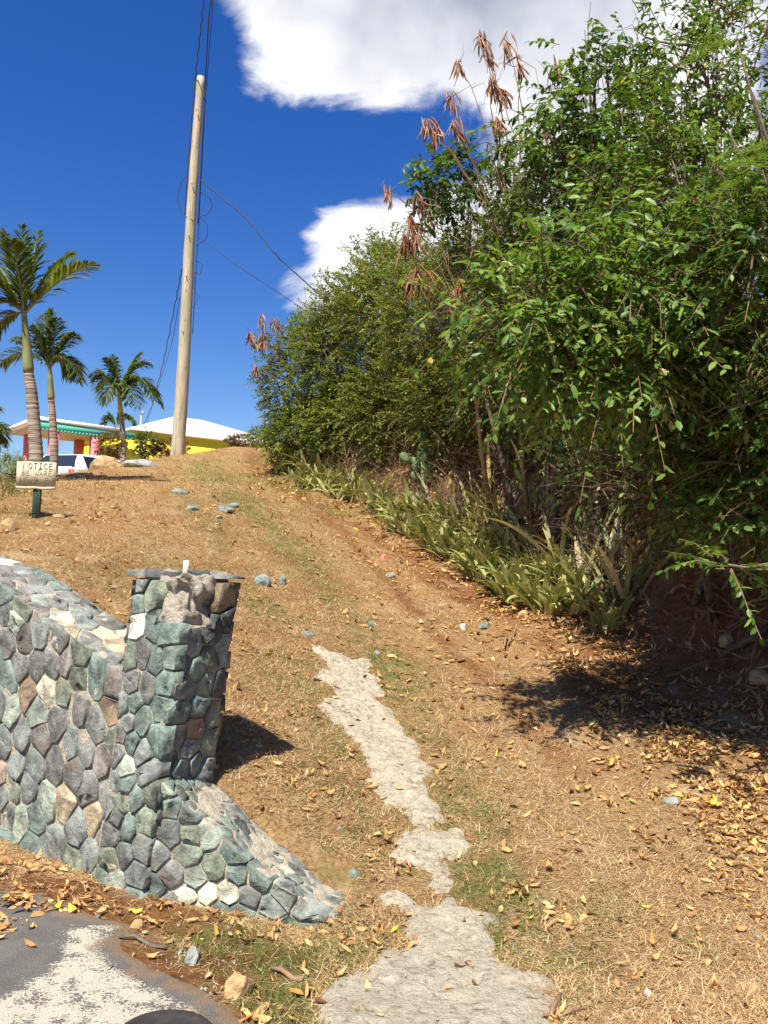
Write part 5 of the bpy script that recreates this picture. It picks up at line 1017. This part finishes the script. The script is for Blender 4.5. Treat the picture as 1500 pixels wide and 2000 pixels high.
# ------------------------------------------------------------------ house and cars
def house():
    Cc = np.array([-11.75, 39.4]); d = np.array([.8, .6]); n = np.array([-.6, .8]); rz = math.atan2(.6, .8); zf = 3.6; ze = 7.25; zr = 8.80
    t = thing('house', (Cc[0], Cc[1], zf), 'yellow house with white hip roof and teal trimmed porch', 'house', rz=rz)
    LN, DP = 9.0, 8.0; zl = ze - zf                       # local x along the facade, y into the house
    m = MB(); m.box((LN / 2, DP / 2, zl / 2 - .5), (LN, DP, zl + 1)); wl = m.build('wall', M['yellow'], t)
    o = .12; A = [(-o, -o), (LN + o, -o), (LN + o, DP + o), (-o, DP + o)]; rdg = [(DP / 2 - .3, DP / 2), (LN - DP / 2 + .3, DP / 2)]; zt = zr - zf; m = MB()
    V = [(x, y, zl - .02) for x, y in A] + [(x, y, zl + .07) for x, y in A] + [(x, y, zt) for x, y in rdg]
    m.add(V, [(3, 2, 1, 0), (0, 1, 5, 4), (1, 2, 6, 5), (2, 3, 7, 6), (3, 0, 4, 7), (4, 5, 9, 8), (6, 7, 8, 9)], [(5, 6, 9), (7, 4, 8)]); rf = m.build('roof', M['white'], t)
    for i in range(1, 22):                                 # standing seams on the front slope
        x = -o + i * (LN + 2 * o) / 22; yy = min(1, min(x + o, LN + o - x) / (DP / 2 + o)); m = MB(); y1 = -o + (DP / 2 + o) * yy * .97; z1 = zl + .07 + (zt - zl - .07) * yy * .97
        m.tube([(x, -o + .01, zl + .085), (x, y1, z1 + .012)], .014, 4); m.build('seam', M['white'], rf)
    m = MB(); m.box((LN / 2, -o - .012, zl + .02), (LN + 2 * o + .03, .02, .14)); m.build('fascia', M['white'], t)
    def win(x, z, w, h, hood=True):
        m = MB(); 
        for bx, bz, sx, sz in ((0, h / 2, w + .16, .10), (0, -h / 2, w + .16, .10), (-w / 2, 0, .10, h), (w / 2, 0, .10, h)): m.box((x + bx, -.03, z + bz), (sx, .07, sz - .002))
        f = m.build('window', M['redframe'], t); m = MB(); m.box((x, -.012, z), (w - .1, .02, h - .1)); m.build('pane', M['shade'], f)
        if hood: m = MB(); m.hexa([(x - w * .68, -.22, z + h * .66), (x + w * .68, -.22, z + h * .66), (x + w * .68, -.004, z + h * .66), (x - w * .68, -.004, z + h * .66), (x - w * .68, -.18, z + h * .72), (x + w * .68, -.18, z + h * .72), (x + w * .68, -.004, z + h * .80), (x - w * .68, -.004, z + h * .80)]); m.build('hood', M['teal'], f)
    win(4.7, 1.9, 1.15, 1.0); win(7.3, 1.9, 1.0, 1.0)
    m = MB(); m.box((1.75, -.03, 1.35), (1.0, .06, 2.3)); dr = m.build('door', M['teal'], t); m = MB(); m.box((1.75, -.066, 1.7), (.6, .01, 1.1)); m.build('pane', M['white'], dr); m = MB(); m.tube([(2.13, -.12, 1.3), (2.13, -.05, 1.3)], .03, 8); m.build('handle', M['greymetal'], dr)
    m = MB(); m.tube([(.35, -.06, 2.1), (.35, -.06, 3.2), (.35, -.06, zl + .75)], .04, 8); m.tube([(.35, -.06, zl + .75), (.35, -.2, zl + .85), (.35, -.3, zl + .74)], .05, 8); m.build('service_mast', M['greymetal'], t, True)
    m = MB(); m.box((.35, -.09, 1.75), (.28, .16, .45)); mb = m.build('meter_box', M['white'], t); m = MB(); m.tube([(.35, -.17, 1.8), (.35, -.23, 1.8)], .09, 14); m.build('meter_dial', M['greymetal'], mb)
    # porch to the left of the corner
    PX, PY = 4.1, 5.0; m = MB(); zp = zl - .12
    m.hexa([(-PX - .3, -.4, zp - .02), (-.46, -.4, zp - .10), (-.46, PY, zp - .10), (-PX - .3, PY, zp - .02), (-PX - .3, -.4, zp + .14), (-.46, -.4, zp + .05), (-.46, PY, zp + .05), (-PX - .3, PY, zp + .14)]); pr = m.build('porch_roof', M['white'], t)
    m = MB(); m.hexa([(-PX - .1, -.37, zp - .36), (-.02, -.37, zp - .42), (-.02, -.30, zp - .42), (-PX - .1, -.30, zp - .36), (-PX - .1, -.37, zp - .025), (-.02, -.37, zp - .105), (-.02, -.30, zp - .105), (-PX - .1, -.30, zp - .025)]); m.build('fascia_beam', M['teal'], t)
    for i in range(26): x = -PX + .05 + i * .155; m = MB(); m.tube([(x, -.385, zp - .40), (x, -.36, zp - .40)], .055, 8); m.build('scallop', M['teal'], t)
    m = MB(); m.box((-PX / 2 - .1, PY / 2, zp - .14), (PX - .1, PY - .7, .05)); m.build('soffit', M['soffit'], t)
    for x, y in ((-PX + .55, -.15), (-1.75, -.15), (-PX + .55, 3.9), (-1.2, 3.9)):
        m = MB(); m.hexa([(x - .12, y - .12, -.6), (x + .12, y - .12, -.6), (x + .12, y + .12, -.6), (x - .12, y + .12, -.6), (x - .2, y - .2, zp - .17), (x + .2, y - .2, zp - .17), (x + .2, y + .2, zp - .17), (x - .2, y + .2, zp - .17)]); m.build('column', M['pink'], t)
    m = MB(); m.box((-PX / 2, PY / 2, -.45), (PX + .2, PY, .9)); m.build('porch_floor', M['soffit'], t)
house()
def car(x, y, rz, body, label, H=1.5, rack=False):
    z = hz(x, y); t = thing('parked_car', (x, y, z), label, 'car', 'cars parked by the house', rz); k = H / 1.6
    # sections along the length (local y, rear at -2.2): half width, floor, belt line, roof half width, roof
    secs = [(-2.2, .78, .42, .95, None, None), (-2.12, .86, .32, 1.0, .62, 1.02), (-1.75, .89, .28, 1.02, .64, 1.52), (-.9, .90, .28, 1.0, .66, 1.60), (.2, .90, .28, .98, .66, 1.58), (.75, .90, .28, .97, .62, 1.40), (1.25, .89, .28, .96, .70, .98), (1.95, .84, .32, .84, .66, .86), (2.2, .74, .42, .72, .6, .74)]
    V = []
    for (yy, w, f, b, rw, r) in secs:
        if rw is None: rw, r = w * .9, b + .01
        for sx, zz in ((-w * .92, f), (-w, (f + b) / 2), (-w * .97, b), (-rw, r), (rw, r), (w * .97, b), (w, (f + b) / 2), (w * .92, f)): V.append((sx, yy, zz * k))
    n = 8; Q = [(i * n + j, i * n + (j + 1) % n, (i + 1) * n + (j + 1) % n, (i + 1) * n + j) for i in range(len(secs) - 1) for j in range(n)]; m = MB(); m.add(V, Q); L_ = (len(secs) - 1) * n; m.add([V[i] for i in range(8)], [(0, 1, 6, 7), (1, 2, 5, 6), (2, 3, 4, 5)]); m.add([V[L_ + i] for i in range(8)], [(7, 6, 1, 0), (6, 5, 2, 1), (5, 4, 3, 2)]); m.build('body', M[body], t)
    def quad(name, P, mat): m = MB(); m.add(P + [tuple(np.array(p) + np.array((0, 0, .004))) for p in P], [(0, 1, 2, 3), (7, 6, 5, 4)]); return m.build(name, M[mat], t)
    quad('rear_window', [(-.70, -2.105, 1.08 * k), (.70, -2.105, 1.08 * k), (.57, -1.80, 1.49 * k), (-.57, -1.80, 1.49 * k)], 'glass')
    quad('windscreen', [(-.70, 1.235, 1.02 * k), (-.60, .80, 1.38 * k), (.60, .80, 1.38 * k), (.70, 1.235, 1.02 * k)], 'glass')
    for s in (-1, 1):
        for a, b_ in ((-1.7, -.95), (-.85, .1), (.2, 1.0)):
            quad('side_window', [(s * .885, a, 1.05 * k), (s * .885, b_, 1.05 * k), (s * .70, min(b_, .68), 1.50 * k if b_ < .5 else 1.36 * k), (s * .69, a, 1.47 * k)], 'glass')
        m = MB(); m.box((s * .72, -2.185, .82 * k), (.16, .06, .22)); m.build('tail_light', M['tail'], t)
        for yy in (-1.4, 1.4):
            m = MB(); m.tube([(s * .72, yy, .33), (s * .92, yy, .33)], .33, 20); wh = m.build('wheel', M['tyre'], t); m = MB(); m.tube([(s * .905, yy, .33), (s * .93, yy, .33)], .2, 14); m.build('rim', M['rim'], wh)
        if rack: m = MB(); m.tube([(s * .6, -1.6, 1.54 * k), (s * .6, -1.5, 1.66 * k), (s * .6, .1, 1.68 * k), (s * .6, .2, 1.56 * k)], .022, 6); m.build('roof_rail', M['greymetal'], t)
    if rack:
        for yy in (-1.1, -.3): m = MB(); m.tube([(-.62, yy, 1.69 * k), (.62, yy, 1.69 * k)], .02, 6); m.build('cross_bar', M['greymetal'], t)
car(-9.0, 27.0, -.35, 'carwhite', 'white car parked behind the crest, only its roof showing', 1.36)
car(-11.6, 32.5, -.2, 'cardark', 'dark car with roof rack parked behind the white car', 1.78, True)
print('all done', len(bpy.data.objects))
